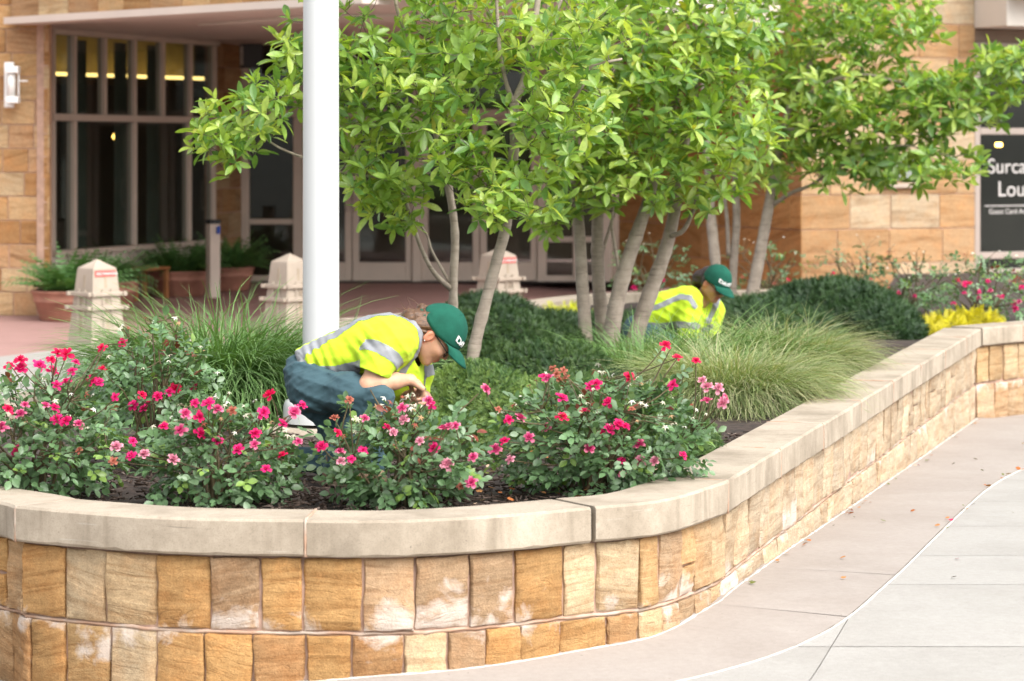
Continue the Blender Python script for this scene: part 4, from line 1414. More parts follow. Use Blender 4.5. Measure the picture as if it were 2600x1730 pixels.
YA = 14.6
tree('magnolia_tree', 'slender tree with leaning trunk rising just right of the crouching worker',
     P(1190, 1010, YA),
     [[(1186, 1010, 0, .036), (1205, 880, 0, .034), (1235, 760, 0, .033), (1262, 660, 0, .032), (1285, 570, 0, .031), (1300, 430, 0, .029), (1308, 340, 0, .028), (1306, 262, 0, .027)],
      [(1306, 265, 0, .024), (1335, 190, 0, .021), (1352, 90, 0, .019), (1368, -20, 0, .017), (1375, -160, 0, .012)],
      [(1304, 265, 0, .014), (1285, 210, -.05, .012), (1270, 140, -.1, .011), (1264, 60, -.1, .010), (1255, -80, -.1, .008)],
      [(1312, 255, 0, .012), (1350, 170, .1, .011), (1385, 80, .2, .010), (1430, -5, .2, .009)],
      [(1302, 380, 0, .014), (1345, 330, -.1, .012), (1420, 290, -.2, .010), (1475, 225, -.3, .009), (1500, 170, -.3, .008), (1580, 150, -.3, .006)],
      [(1150, 800, .9, .028), (1152, 700, .9, .025), (1155, 590, .9, .024), (1140, 480, .9, .022), (1118, 370, .8, .019), (1103, 325, .8, .017), (1060, 150, .7, .012), (1010, 30, .6, .010), (990, -120, .6, .008)],
      [(1102, 328, .8, .013), (1060, 318, .6, .012), (1020, 285, .5, .011), (985, 220, .4, .009), (935, 170, .3, .007), (880, 130, .3, .006)],
      [(1146, 735, .9, .017), (1100, 690, .8, .014), (1065, 620, .7, .012), (1040, 540, .6, .010), (1010, 480, .5, .009), (960, 452, .4, .008), (880, 440, .3, .007), (770, 400, .2, .007), (700, 370, .1, .006), (620, 310, 0, .005)],
      [(1143, 720, .9, .010), (1098, 640, .9, .008), (1085, 600, .9, .007), (1060, 560, .8, .006)]],
     [(600, 330, 0, 130, 95, .35, 1.1), (690, 250, .1, 90, 70, .3, .5), (565, 400, 0, 70, 55, .25, .35), (745, 130, .2, 52, 110, .3, .6), (880, 200, .2, 120, 190, .5, 1.7), (940, 440, .3, 90, 100, .4, .8), (1000, 500, .4, 85, 85, .35, .75),
      (1050, 240, .2, 170, 180, .6, 2.6), (1180, 400, 0, 150, 110, .5, 1.4), (1290, 500, -.3, 120, 85, .4, 1.3), (1200, 90, .3, 220, 170, .7, 2.6), (1420, 300, -.2, 140, 170, .5, 1.8), (1440, 90, 0, 190, 130, .6, 1.4), (1010, -70, .2, 320, 90, .6, 1.2)],
     1120, .118, 101, 1.3)
YB = 17.4
tree('magnolia_tree', 'thick multi-stemmed tree clump rising in front of the far worker',
     P(1520, 930, YB),
     [[(1488, 930, 0, .052), (1486, 840, 0, .046), (1479, 730, 0, .042), (1472, 600, 0, .038), (1462, 470, 0, .034), (1440, 330, .1, .026), (1410, 150, .2, .018), (1380, -60, .2, .010)],
      [(1535, 930, .1, .060), (1530, 840, .1, .048), (1520, 720, .1, .044), (1517, 600, .1, .041), (1522, 450, .1, .036), (1540, 300, .1, .028), (1520, 120, .1, .02), (1500, -60, .1, .012)],
      [(1545, 900, -.05, .058), (1560, 800, -.1, .053), (1585, 690, -.1, .049), (1615, 600, -.1, .045), (1645, 510, -.1, .038), (1680, 380, -.1, .03), (1730, 200, -.1, .022), (1780, 20, -.1, .014)],
      [(1600, 930, .15, .062), (1612, 860, .15, .057), (1645, 760, .15, .051), (1688, 640, .15, .046), (1712, 540, .15, .04), (1730, 420, .15, .032), (1760, 250, .15, .024), (1800, 60, .1, .014)],
      [(1705, 600, .1, .017), (1735, 585, .05, .015), (1758, 540, 0, .014), (1776, 480, -.1, .012), (1830, 430, -.2, .010), (1880, 370, -.2, .007)],
      [(1572, 690, -.1, .013), (1560, 620, -.15, .012), (1553, 560, -.2, .010), (1565, 470, -.2, .008)],
      [(1530, 640, .1, .012), (1560, 540, .2, .010), (1600, 430, .2, .009), (1560, 330, .2, .007)]],
     [(1500, 440, -.3, 130, 110, .5, 1.3), (1620, 430, -.3, 160, 130, .6, 2.0), (1560, 230, -.2, 200, 190, .7, 2.6), (1740, 220, -.3, 190, 200, .7, 2.8), (1860, 330, -.4, 130, 110, .5, 1.4), (1840, 110, -.3, 130, 130, .5, 1.2), (1600, 20, 0, 330, 120, .8, 2.2), (1800, 480, -.1, 100, 70, .4, .5), (1420, 540, -.3, 70, 70, .3, .4), (1670, -90, 0, 320, 70, .8, 1.0)],
     1050, .13, 202, 1.3)
YT = 22.4
tree('magnolia_tree', 'farthest tree with slim stems whose leafy limbs reach right over the pier',
     P(1860, 800, YT),
     [[(1822, 800, 0, .05), (1818, 690, 0, .045), (1806, 560, 0, .041), (1800, 460, 0, .036), (1790, 300, 0, .025), (1780, 60, 0, .015)],
      [(1858, 800, .1, .038), (1862, 680, .1, .036), (1870, 560, .1, .034), (1868, 450, .1, .03), (1880, 300, .1, .022), (1900, 80, .1, .013)],
      [(1850, 650, .1, .02), (1846, 560, .1, .018), (1836, 480, .1, .016), (1820, 400, 0, .012)],
      [(1900, 800, -.1, .058), (1915, 720, -.1, .053), (1938, 600, -.1, .048), (1958, 490, -.1, .043), (1975, 400, -.1, .037), (2010, 260, -.2, .028), (2090, 100, -.2, .019), (2150, -40, -.2, .010)],
      [(1962, 520, -.1, .019), (2010, 490, -.2, .016), (2060, 470, -.3, .014), (2120, 430, -.4, .011), (2200, 390, -.5, .009), (2300, 370, -.6, .007), (2420, 400, -.6, .005)],
      [(2000, 280, -.2, .018), (2100, 210, -.4, .014), (2200, 190, -.5, .011), (2330, 220, -.6, .009), (2450, 230, -.6, .007), (2560, 190, -.6, .005)],
      [(1990, 330, -.2, .014), (2080, 330, -.3, .011), (2180, 370, -.4, .009)]],
     [(1960, 120, 0, 190, 150, .8, 2.2), (2060, 330, -.2, 150, 120, .7, 1.9), (1940, 400, -.1, 120, 110, .6, 1.0), (2180, 250, -.4, 170, 150, .7, 2.6), (2330, 290, -.5, 150, 120, .5, 2.6), (2450, 250, -.6, 140, 85, .4, 2.2), (2570, 170, -.6, 95, 80, .4, 1.5), (2330, 425, -.6, 180, 55, .4, 1.8), (2160, 420, -.4, 120, 70, .4, 1.0), (2180, 60, -.3, 180, 100, .7, 1.7), (2330, 60, -.4, 90, 70, .5, .6), (2100, -60, -.1, 330, 70, .8, 1.2)],
     1300, .142, 303, 1.25)

# ---- roses
def rose_template(seed):
    """a semi-double bloom: three whorls of cupped, notched petals"""
    r = np.random.default_rng(seed)
    V, Fs, sh = [], [], []
    for ring, (n, L, el, w) in enumerate(((5, 1.0, 18, .62), (5, .82, 42, .55), (4, .55, 66, .42))):
        for i in range(n):
            a = 2 * math.pi * (i + .5 * ring) / n + r.normal(0, .12)
            e_ = math.radians(el + r.normal(0, 9)); l = L * r.uniform(.85, 1.1); ww = w * r.uniform(.85, 1.1)
            h = np.array((math.cos(a), math.sin(a), 0)); s = np.array((-math.sin(a), math.cos(a), 0)); up = np.array((0, 0, 1.0))
            o_ = len(V)
            rows = [(0.05, .08, 0), (.45, .85, .0), (.8, 1.0, -.05), (1.0, .62, -.18)]
            for t, k, dz in rows:
                c = h * (l * t * math.cos(e_)) + up * (l * t * math.sin(e_) + dz * (1 if ring < 2 else .3) + .05 * ring)
                wob = r.normal(0, .035, 3)
                V += [c - s * ww * k * .5 + up * .10 * k * l + wob, c + h * (-.08 if t == 1.0 else 0) + r.normal(0, .02, 3), c + s * ww * k * .5 + up * .10 * k * l + r.normal(0, .035, 3)]
                sh += [(.92 + .16 * t)] * 3
            for j in range(3):
                b_ = o_ + j * 3
                Fs += [(b_, b_ + 1, b_ + 4, b_ + 3), (b_ + 1, b_ + 2, b_ + 5, b_ + 4)]
    return np.array(V), np.array(Fs), np.array(sh)
ROSES = [rose_template(k) for k in range(4)]
PETAL = {'red': (0.64, 0.006, 0.08), 'crim': (0.62, 0.007, 0.125), 'pink': (0.66, 0.018, 0.17), 'mid': (0.70, 0.06, 0.22), 'pale': (0.74, 0.26, 0.36), 'dry': (0.42, 0.14, 0.09)}
BLOOM = {}
def bloom_mesh(kind, k):
    if (kind, k) not in BLOOM:
        V, Fs, sh = ROSES[k]
        c = np.outer(sh, PETAL[kind])
        if kind in ('mid', 'pale'):                       # faded petal rims
            c = c * .75 + .25 * np.outer(sh, (0.8, 0.62, 0.6)) * (np.linalg.norm(V[:, :2], axis=1)[:, None] > .6)
        me = mesh_np('bloom', V, Fs, True, c); me.materials.append(M['petal'])
        BLOOM[(kind, k)] = me
    return BLOOM[(kind, k)]
def star_template():
    """what is left when the petals drop: five pale reflexed sepals"""
    V, Fs = [], []
    for i in range(5):
        a = 2 * math.pi * i / 5
        h = np.array((math.cos(a), math.sin(a), 0)); s = np.array((-math.sin(a), math.cos(a), 0))
        o_ = len(V)
        for t, w, z in ((0.05, .14, .05), (.5, .17, .02), (1.0, .02, -.35)):
            V += [h * t - s * w + np.array((0, 0, z)), h * t + s * w + np.array((0, 0, z))]
        Fs += [(o_, o_ + 1, o_ + 3, o_ + 2), (o_ + 2, o_ + 3, o_ + 5, o_ + 4)]
    return np.array(V), np.array(Fs)
STV, STF = star_template()
STAR = {}
for nm, c in (('cream', (0.62, 0.58, 0.44)), ('tan', (0.42, 0.27, 0.14)), ('rust', (0.34, 0.09, 0.06)), ('white', (0.74, 0.71, 0.62))):
    me = mesh_np('spent_bloom', STV, STF, False, np.tile(c, (len(STV), 1))); me.materials.append(M['dry']); STAR[nm] = me

def rose_bush(label, px, Y, rx, ry, h, n_leaf, blooms, n_star, seed, k_parts=120, group='rose bushes along the front of the bed', tops=(), leaf=.036, stretch=None):
    """px: base column; rx, ry metres; blooms: list of (px, py, kind)"""
    r = np.random.default_rng(seed)
    base = np.array(((px - 1300) * Y / F, Y, ZS - .01))
    e = empty('rose_bush', tuple(base)); tag(e, label, 'rose bush', group)
    cane_ends = []
    mbs = []
    targets = []
    for i in range(16):
        a = r.uniform(0, 6.28); q = r.random() ** .6
        targets.append(base + np.array((math.cos(a) * rx * q * .85, math.sin(a) * ry * q * .85, h * (1 - .45 * q * q) * r.uniform(.75, 1.0))))
    bl = []
    for (bx, by, kind) in blooms:
        yy = Y + (r.uniform(-1.05, -.6) if by > 1000 or Y > 15 else r.uniform(-.7, .3)) * ry
        bl.append((P(bx, by, yy), kind))
    tg = [P(tx, ty, Y) for tx, ty in tops]
    tip_nodes = []
    segs = MB()
    for t in targets:
        root = base + np.array((r.normal(0, .05), r.normal(0, .05), 0))
        mid = (root + t) / 2 + np.array((r.normal(0, .03), r.normal(0, .03), .05)) 
        c = crom(np.array((root, mid, t)), 5) - base
        segs.tube(c, np.linspace(.0075, .003, len(c)), 5, False)
        tip_nodes += list(c[3:] + base)
    tipA = np.array(tip_nodes)
    star_pos = []
    for p, kind in bl:
        j = int(np.argmin(np.linalg.norm(tipA - p, axis=1) + np.maximum(0, tipA[:, 2] - p[2] + .03) * 3))
        a = tipA[j]; mid = (a + p) / 2 + np.array((r.normal(0, .015), r.normal(0, .015), -.01))
        c = crom(np.array((a, mid, p)), 3) - base
        segs.tube(c, np.linspace(.003, .002, len(c)), 4, False)
    for t in tg:
        root = base + np.array((r.normal(0, .06), r.normal(0, .04), .05))
        c = crom(np.array((root, (root + t) / 2 + np.array((r.normal(0, .03), 0, .03)), t)), 6) - base
        segs.tube(c, np.linspace(.006, .0025, len(c)), 5, False)
        tip_nodes += list(c[4:] + base)
    for i in range(n_star):
        a = r.uniform(0, 6.28); q = r.random() ** .5
        p = base + np.array((math.cos(a) * rx * q, math.sin(a) * ry * q, h * (1.02 - .42 * q * q) + r.uniform(0, .06)))
        star_pos.append(p)
        j = int(np.argmin(np.linalg.norm(tipA - p, axis=1)))
        c = crom(np.array((tipA[j], (tipA[j] + p) / 2 + r.normal(0, .01, 3), p)), 3) - base
        segs.tube(c, np.linspace(.0025, .0016, len(c)), 4, False)
    segs.build('canes', M['cane'], e, True)
    for p, kind in bl:
        o = bpy.data.objects.new('bloom', bloom_mesh(kind, r.integers(4)))
        s = r.uniform(.021, .034) * (1.05 if Y > 15 else 1) * (1.0 if kind != 'dry' else .72)
        ax = unit(np.array((r.normal(0, .4), -0.75 + r.normal(0, .35), .75)))
        R = np.eye(4); R[:3, :3] = orient(unit(np.cross(ax, (r.normal(), r.normal(), .2)))[None], ax[None])[0] * s
        R[:3, 3] = p - base
        o.matrix_local = Matrix(R.tolist()); link(o, e)
    for p in star_pos:
        o = bpy.data.objects.new('spent_bloom', STAR[('cream', 'tan', 'rust', 'white')[r.choice(4, p=[.42, .2, .13, .25])]])
        s = r.uniform(.010, .018)
        ax = unit(np.array((r.normal(0, .5), -.4 + r.normal(0, .5), .8)))
        R = np.eye(4); R[:3, :3] = orient(unit(np.cross(ax, (r.normal(), r.normal(), .2)))[None], ax[None])[0] * s
        R[:3, 3] = p - base
        o.matrix_local = Matrix(R.tolist()); link(o, e)
    # leaves: sprays of five leaflets through the outer part of the dome
    ns = n_leaf // 5
    u = rand_dirs(ns * 2, r); q = (0.35 + .65 * r.random(ns * 2) ** .55)
    g = fbm(u * 2.5, 1.0, seed)                               # lumpy outline
    q = q * (1 + .16 * g)
    Pp = base + np.column_stack((u[:, 0] * rx * q, u[:, 1] * ry * q, h * .47 + u[:, 2] * h * .50 * q))
    Pp = Pp[Pp[:, 2] > ZS + .03][:ns]
    if len(tg):                                               # a few sprays up the tall canes
        ex = []
        for t in tg:
            for k in range(7):
                f_ = r.uniform(.45, .93); ex.append(base + (t - base) * f_ + r.normal(0, .025, 3))
        Pp = np.vstack((Pp, np.array(ex)))
    ns = len(Pp)
    outw = unit(Pp - (base + np.array((0, 0, h * .35))))
    O, D, NN, S, C = [], [], [], [], []
    for i in range(ns):
        d = unit(outw[i] + r.normal(0, .5, 3) + np.array((0, 0, -.1)))
        nup = unit(outw[i] * .35 + np.array((0, -.15, .8)) + r.normal(0, .38, 3))
        sd = unit(np.cross(d, nup))
        L = leaf * r.uniform(.75, 1.2)
        c = np.array((0.11, 0.20, 0.085)) * r.uniform(.75, 1.3)
        z = r.random()
        top = (Pp[i][2] - ZS) / h
        if z < .07: c = np.array((0.18, 0.29, 0.06)) * r.uniform(.8, 1.2)
        elif z < .10 and top > .6: c = np.array((0.20, 0.05, 0.03))
        elif z < .3: c = np.array((0.165, 0.255, 0.135))
        for k, (al, si) in enumerate(((1.15, 0), (.65, 1), (.65, -1), (.05, 1), (.05, -1))):
            if k > 2 and r.random() < .3: continue
            dd = d * (1 if k == 0 else .45) + sd * si * .85 + r.normal(0, .12, 3)
            O.append(Pp[i] + d * L * al + sd * si * L * .08); D.append(dd); NN.append(nup + r.normal(0, .18, 3)); S.append(L * r.uniform(.82, 1.1) * (1.12 if k == 0 else 1)); C.append(c)
    O, D, NN, S, C = map(np.array, (O, D, NN, S, C))
    Mx = orient(D, NN)
    sc = S / O[:, 1] * (np.abs(Mx[:, 1, 2]) + .2) - O[:, 1] * .002
    spread_parts(e, 'leaf', ROSV, ROSF, Mx, O, S, C, M['leaf_rose'], k_parts, sc)
    # spray stalks
    return e

def za(lst, ox, oy, k=2.946):
    return [(ox + x / k, oy + y / k, c) for x, y, c in lst]
R1b = za([(70, 235, 'red'), (155, 195, 'red'), (160, 255, 'crim'), (290, 235, 'pink'), (385, 190, 'red'), (430, 145, 'red'), (500, 150, 'red'), (390, 280, 'crim'), (545, 280, 'pink'), (565, 210, 'pink'), (420, 380, 'pink'), (500, 360, 'pink'),
          (690, 350, 'crim'), (740, 360, 'pink'), (765, 265, 'red'), (765, 105, 'red'), (405, 550, 'crim'), (340, 530, 'mid'), (185, 530, 'mid'), (55, 565, 'red'), (155, 595, 'mid'), (430, 635, 'pink'), (585, 675, 'mid'), (130, 865, 'pink'), (10, 700, 'mid'), (500, 650, 'crim'), (865, 470, 'pink'), (595, 870, 'dry')], 0, 850)
R2b = za([(920, 65, 'crim'), (1060, 455, 'red'), (1180, 465, 'crim'), (1270, 440, 'pink'), (1310, 410, 'red'), (1000, 535, 'pink'), (1080, 560, 'pink'), (1440, 395, 'crim'), (1120, 505, 'crim')], 0, 850)
R3b = za([(1460, 515, 'pink'), (1560, 520, 'pink'), (1385, 595, 'mid'), (1485, 620, 'crim'), (1630, 565, 'mid'), (1225, 690, 'crim'), (990, 800, 'pink'), (985, 910, 'pink'), (1080, 900, 'pale'), (1290, 940, 'pale'), (850, 950, 'dry'), (1490, 745, 'crim'),
          (1630, 800, 'pink'), (1785, 865, 'pink'), (1905, 825, 'mid'), (1990, 1010, 'pink'), (2115, 905, 'red'), (2025, 455, 'red'), (1970, 585, 'pink'), (2260, 535, 'pink'), (2230, 800, 'mid'), (1350, 720, 'mid'), (2200, 580, 'mid'), (1910, 745, 'crim'), (870, 840, 'pale'), (1740, 570, 'dry'), (2110, 670, 'pink')], 0, 850)
R4b = za([(345, 840, 'crim'), (460, 735, 'red'), (480, 880, 'mid'), (490, 950, 'pale'), (565, 935, 'pink'), (655, 870, 'pink'), (665, 630, 'mid'), (1180, 850, 'pink'), (1280, 975, 'pale'), (1140, 500, 'mid'), (1165, 530, 'pink'), (950, 555, 'mid'), (1465, 1110, 'mid'),
          (1380, 1140, 'dry'), (1480, 920, 'mid'), (440, 630, 'dry'), (830, 700, 'crim'), (1300, 690, 'mid'), (1345, 685, 'mid'), (880, 730, 'pale'), (960, 640, 'pale'), (550, 490, 'dry'), (1080, 800, 'pale'), (1250, 710, 'mid')], 700, 850)
R5b = za([(535, 325, 'pink'), (630, 300, 'dry'), (680, 270, 'dry'), (600, 260, 'dry'), (700, 310, 'dry'), (640, 340, 'dry'), (570, 330, 'mid'), (1440, 85, 'red'), (1530, 175, 'red'), (1670, 200, 'red'), (1170, 320, 'red'), (920, 375, 'crim'), (870, 390, 'pink'), (1015, 510, 'crim'), (835, 575, 'crim'), (665, 480, 'pink'),
          (350, 630, 'mid'), (270, 640, 'crim'), (555, 700, 'mid'), (420, 770, 'mid'), (240, 800, 'crim'), (170, 860, 'mid'), (285, 940, 'pale'), (670, 630, 'red'), (1090, 670, 'crim'), (1140, 690, 'crim'), (1020, 710, 'pink'), (965, 750, 'crim'), (870, 855, 'mid'), (1250, 825, 'mid'),
          (1365, 950, 'pale'), (1255, 950, 'pale'), (1120, 945, 'pink'), (1120, 1050, 'mid'), (1570, 905, 'pink'), (1500, 380, 'pink'), (1720, 345, 'pale'), (1835, 400, 'pale'), (1750, 500, 'mid'), (1880, 480, 'mid'), (1880, 520, 'pale'), (1760, 400, 'pale'), (90, 410, 'mid'), (190, 560, 'dry'), (1190, 560, 'dry')], 1200, 850)
rose_bush('tall rose bush with red blooms at the left end of the bed', 90, 10.65, .36, .32, .48, 2500, R1b, 34, 41, tops=((28, 930), (90, 945), (250, 900), (145, 915), (265, 880), (190, 970)))
rose_bush('rose bush with pale spent blooms set back before the tall grass', 400, 11.6, .27, .25, .66, 1500, R2b, 26, 42, 60, tops=((310, 880), (440, 860), (480, 920), (370, 870)))
rose_bush('low spreading rose bush in front of the flagpole', 560, 10.42, .31, .28, .39, 2300, R3b, 40, 43, tops=((690, 1010), (765, 1040), (560, 1030)))
rose_bush('rose bush in front of the crouching worker', 1022, 10.38, .295, .26, .385, 2300, R4b, 44, 44, tops=((940, 990), (885, 1020), (1080, 1030), (1215, 1000), (1205, 1080)))
rose_bush('large rose bush by the right-hand bend of the coping', 1520, 10.72, .44, .32, .48, 3600, R5b, 60, 45, tops=((1700, 890), (1720, 910), (1760, 930), (1400, 960), (1590, 960), (1370, 1000)))
# farther roses
def far_blooms(n, x0, x1, y0, y1, seed):
    r = np.random.default_rng(seed)
    return [(r.uniform(x0, x1), r.uniform(y0, y1), ('red', 'crim', 'pink', 'mid')[r.integers(4)]) for _ in range(n)]
G2 = 'rose bushes at the far side of the bed'
rose_bush('distant rose bush by the lounge window', 2500, 21.5, .60, .5, .55, 1500, za([(1915, 800, 'crim'), (1950, 795, 'red'), (2085, 780, 'pink'), (2020, 860, 'pink'), (1905, 810, 'crim'), (2105, 850, 'mid'), (2195, 895, 'pink'), (2160, 900, 'mid'), (2290, 985, 'pink'), (2285, 945, 'pink'), (2320, 935, 'mid'), (2340, 825, 'pink'), (1910, 870, 'pink'), (2020, 905, 'mid')], 1800, 450), 12, 46, 0, G2, leaf=.036)
rose_bush('distant rose bush with few blooms beside the domed shrub', 2310, 22.6, .42, .4, .55, 700, za([(1345, 845, 'red'), (1420, 870, 'crim'), (1540, 890, 'pink'), (1815, 1040, 'red'), (1860, 770, 'red'), (1830, 950, 'pink'), (1660, 920, 'mid')], 1800, 450), 16, 47, 0, G2, tops=((2310, 720), (2385, 730)), leaf=.036)
rose_bush('distant rose stems against the sunlit pier above the dark shrub', 2180, 25.5, .45, .4, .52, 350, za([(930, 720, 'red'), (1095, 760, 'red'), (1160, 770, 'red'), (1210, 770, 'red')], 1800, 450), 8, 48, 0, G2, tops=((2115, 700), (2175, 710)), leaf=.036)
rose_bush('distant rose stems behind the slim far tree', 1950, 25.2, .45, .4, .52, 350, za([(590, 775, 'red'), (605, 825, 'crim'), (490, 800, 'dry'), (250, 750, 'dry')], 1800, 450), 14, 49, 0, G2, tops=((1960, 700), (1985, 710), (1885, 710)), leaf=.036)
rose_bush('distant rose stems just left of the far worker', 1650, 24.5, .4, .4, .6, 500, za([(1375, 780, 'crim'), (1430, 775, 'pink'), (1205, 830, 'pink')], 1200, 450), 8, 50, 0, G2, leaf=.036)

# ---- yews
def sprig_template():
    V, Fs = [], []
    for i in range(6):
        t = i / 5
        l = .34 * (1 - .5 * t)
        for s in (-1, 1):
            o_ = len(V)
            V += [(0, t - .05, 0), (0, t + .05, 0), (s * l, t + .25, .06), (s * l * .96, t + .15, .06)]
            Fs.append((o_, o_ + 1, o_ + 2, o_ + 3))
    return np.array(V), np.array(Fs)
SPV, SPF = sprig_template()
def yew(label, domes, n, size, seed, col=(0.035, 0.08, 0.022), tip=(0.12, 0.20, 0.045), name='yew_shrub', cat='shrub', mat='yew', group='clipped spreading evergreens'):
    """domes: (px, Y, rx, ry, h) mounds standing on the soil"""
    r = np.random.default_rng(seed)
    d0 = domes[0]
    base = np.array(((d0[0] - 1300) * d0[1] / F, d0[1], ZS - .02))
    e = empty(name, tuple(base)); tag(e, label, cat, group)
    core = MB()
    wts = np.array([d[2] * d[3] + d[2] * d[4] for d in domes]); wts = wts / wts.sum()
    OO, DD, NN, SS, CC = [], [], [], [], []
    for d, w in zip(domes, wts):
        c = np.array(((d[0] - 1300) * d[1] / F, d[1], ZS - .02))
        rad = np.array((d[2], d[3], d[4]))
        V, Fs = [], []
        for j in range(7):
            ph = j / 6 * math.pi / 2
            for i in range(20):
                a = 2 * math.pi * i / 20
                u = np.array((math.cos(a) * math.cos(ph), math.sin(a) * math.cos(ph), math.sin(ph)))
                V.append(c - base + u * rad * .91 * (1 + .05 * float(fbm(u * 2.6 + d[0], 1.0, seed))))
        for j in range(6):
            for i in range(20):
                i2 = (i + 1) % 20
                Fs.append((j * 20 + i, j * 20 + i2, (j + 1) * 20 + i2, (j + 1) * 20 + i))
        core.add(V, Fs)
        k = int(n * w)
        u = rand_dirs(int(k * 2.2), r)
        u = u[(u[:, 2] > -.05) & (u[:, 1] < .55)][:k]
        k = len(u)
        lump = 1 + .05 * fbm(u * 2.6 + d[0], 1.0, seed)
        O = c + u * rad * (lump * (.90 + .08 * r.random(k) ** .6))[:, None]
        nrm = unit(u / rad)
        D = unit(nrm * .35 + r.normal(0, .6, (k, 3)))
        OO.append(O); DD.append(D); NN.append(nrm + r.normal(0, .22, (k, 3))); SS.append(size * r.uniform(.7, 1.25, k))
        clump = fbm(O * 9.0, 1.0, seed + 3)[:, None]
        f_ = np.clip(.36 + .5 * clump + r.normal(0, .22, (k, 1)), 0, 1)
        CC.append(np.array(col) * (1 - f_) + np.array(tip) * f_)
    core.build('shade_core', M['darkcore'], e, True)  # solid dark domes added under the needles to block light
    O, D, N_, S, C = np.vstack(OO), np.vstack(DD), np.vstack(NN), np.concatenate(SS), np.vstack(CC)
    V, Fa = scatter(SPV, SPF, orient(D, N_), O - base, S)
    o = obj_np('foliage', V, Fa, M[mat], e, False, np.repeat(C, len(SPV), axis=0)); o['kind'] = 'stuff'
yew('bright green spreading evergreen right of the crouching worker', [(1210, 12.3, .34, .30, .435), (1085, 12.2, .18, .2, .29), (1350, 12.6, .22, .25, .33)], 20000, .028, 61, (0.05, 0.115, 0.03), (0.24, 0.34, 0.08))  # lit look put into this colour; mounds behind coloured darker for shade
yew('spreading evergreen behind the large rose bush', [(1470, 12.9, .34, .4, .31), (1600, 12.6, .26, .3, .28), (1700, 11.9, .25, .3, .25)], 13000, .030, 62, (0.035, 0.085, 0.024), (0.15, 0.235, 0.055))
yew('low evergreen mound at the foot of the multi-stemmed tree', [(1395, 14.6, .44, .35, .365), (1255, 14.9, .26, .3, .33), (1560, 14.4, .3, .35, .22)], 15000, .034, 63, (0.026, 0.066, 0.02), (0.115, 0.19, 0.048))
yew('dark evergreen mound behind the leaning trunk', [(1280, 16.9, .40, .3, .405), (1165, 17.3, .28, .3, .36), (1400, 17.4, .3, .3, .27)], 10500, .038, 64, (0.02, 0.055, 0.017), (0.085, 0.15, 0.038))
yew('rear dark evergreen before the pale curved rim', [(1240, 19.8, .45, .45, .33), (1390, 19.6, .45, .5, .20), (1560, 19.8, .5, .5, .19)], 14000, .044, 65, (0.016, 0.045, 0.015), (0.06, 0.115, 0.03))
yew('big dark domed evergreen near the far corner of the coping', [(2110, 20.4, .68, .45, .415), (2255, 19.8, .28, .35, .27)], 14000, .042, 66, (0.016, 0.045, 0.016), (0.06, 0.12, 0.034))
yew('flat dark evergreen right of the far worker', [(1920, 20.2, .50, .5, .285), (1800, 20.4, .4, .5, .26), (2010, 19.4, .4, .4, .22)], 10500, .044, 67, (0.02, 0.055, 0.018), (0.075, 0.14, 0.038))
GY = 'yellow-leaved low shrubs'
yew('golden yellow low shrub at the far corner of the coping', [(2395, 20.3, .22, .18, .10), (2475, 20.9, .20, .16, .115), (2352, 19.95, .12, .16, .075)], 700, .075, 68, (0.42, 0.36, 0.01), (0.75, 0.68, 0.02), 'golden_shrub', 'shrub', 'grass', GY)
yew('golden yellow low shrub before the curved rear rim', [(1435, 21.6, .20, .2, .10)], 300, .075, 69, (0.33, 0.36, 0.01), (0.65, 0.65, 0.02), 'golden_shrub', 'shrub', 'grass', GY)

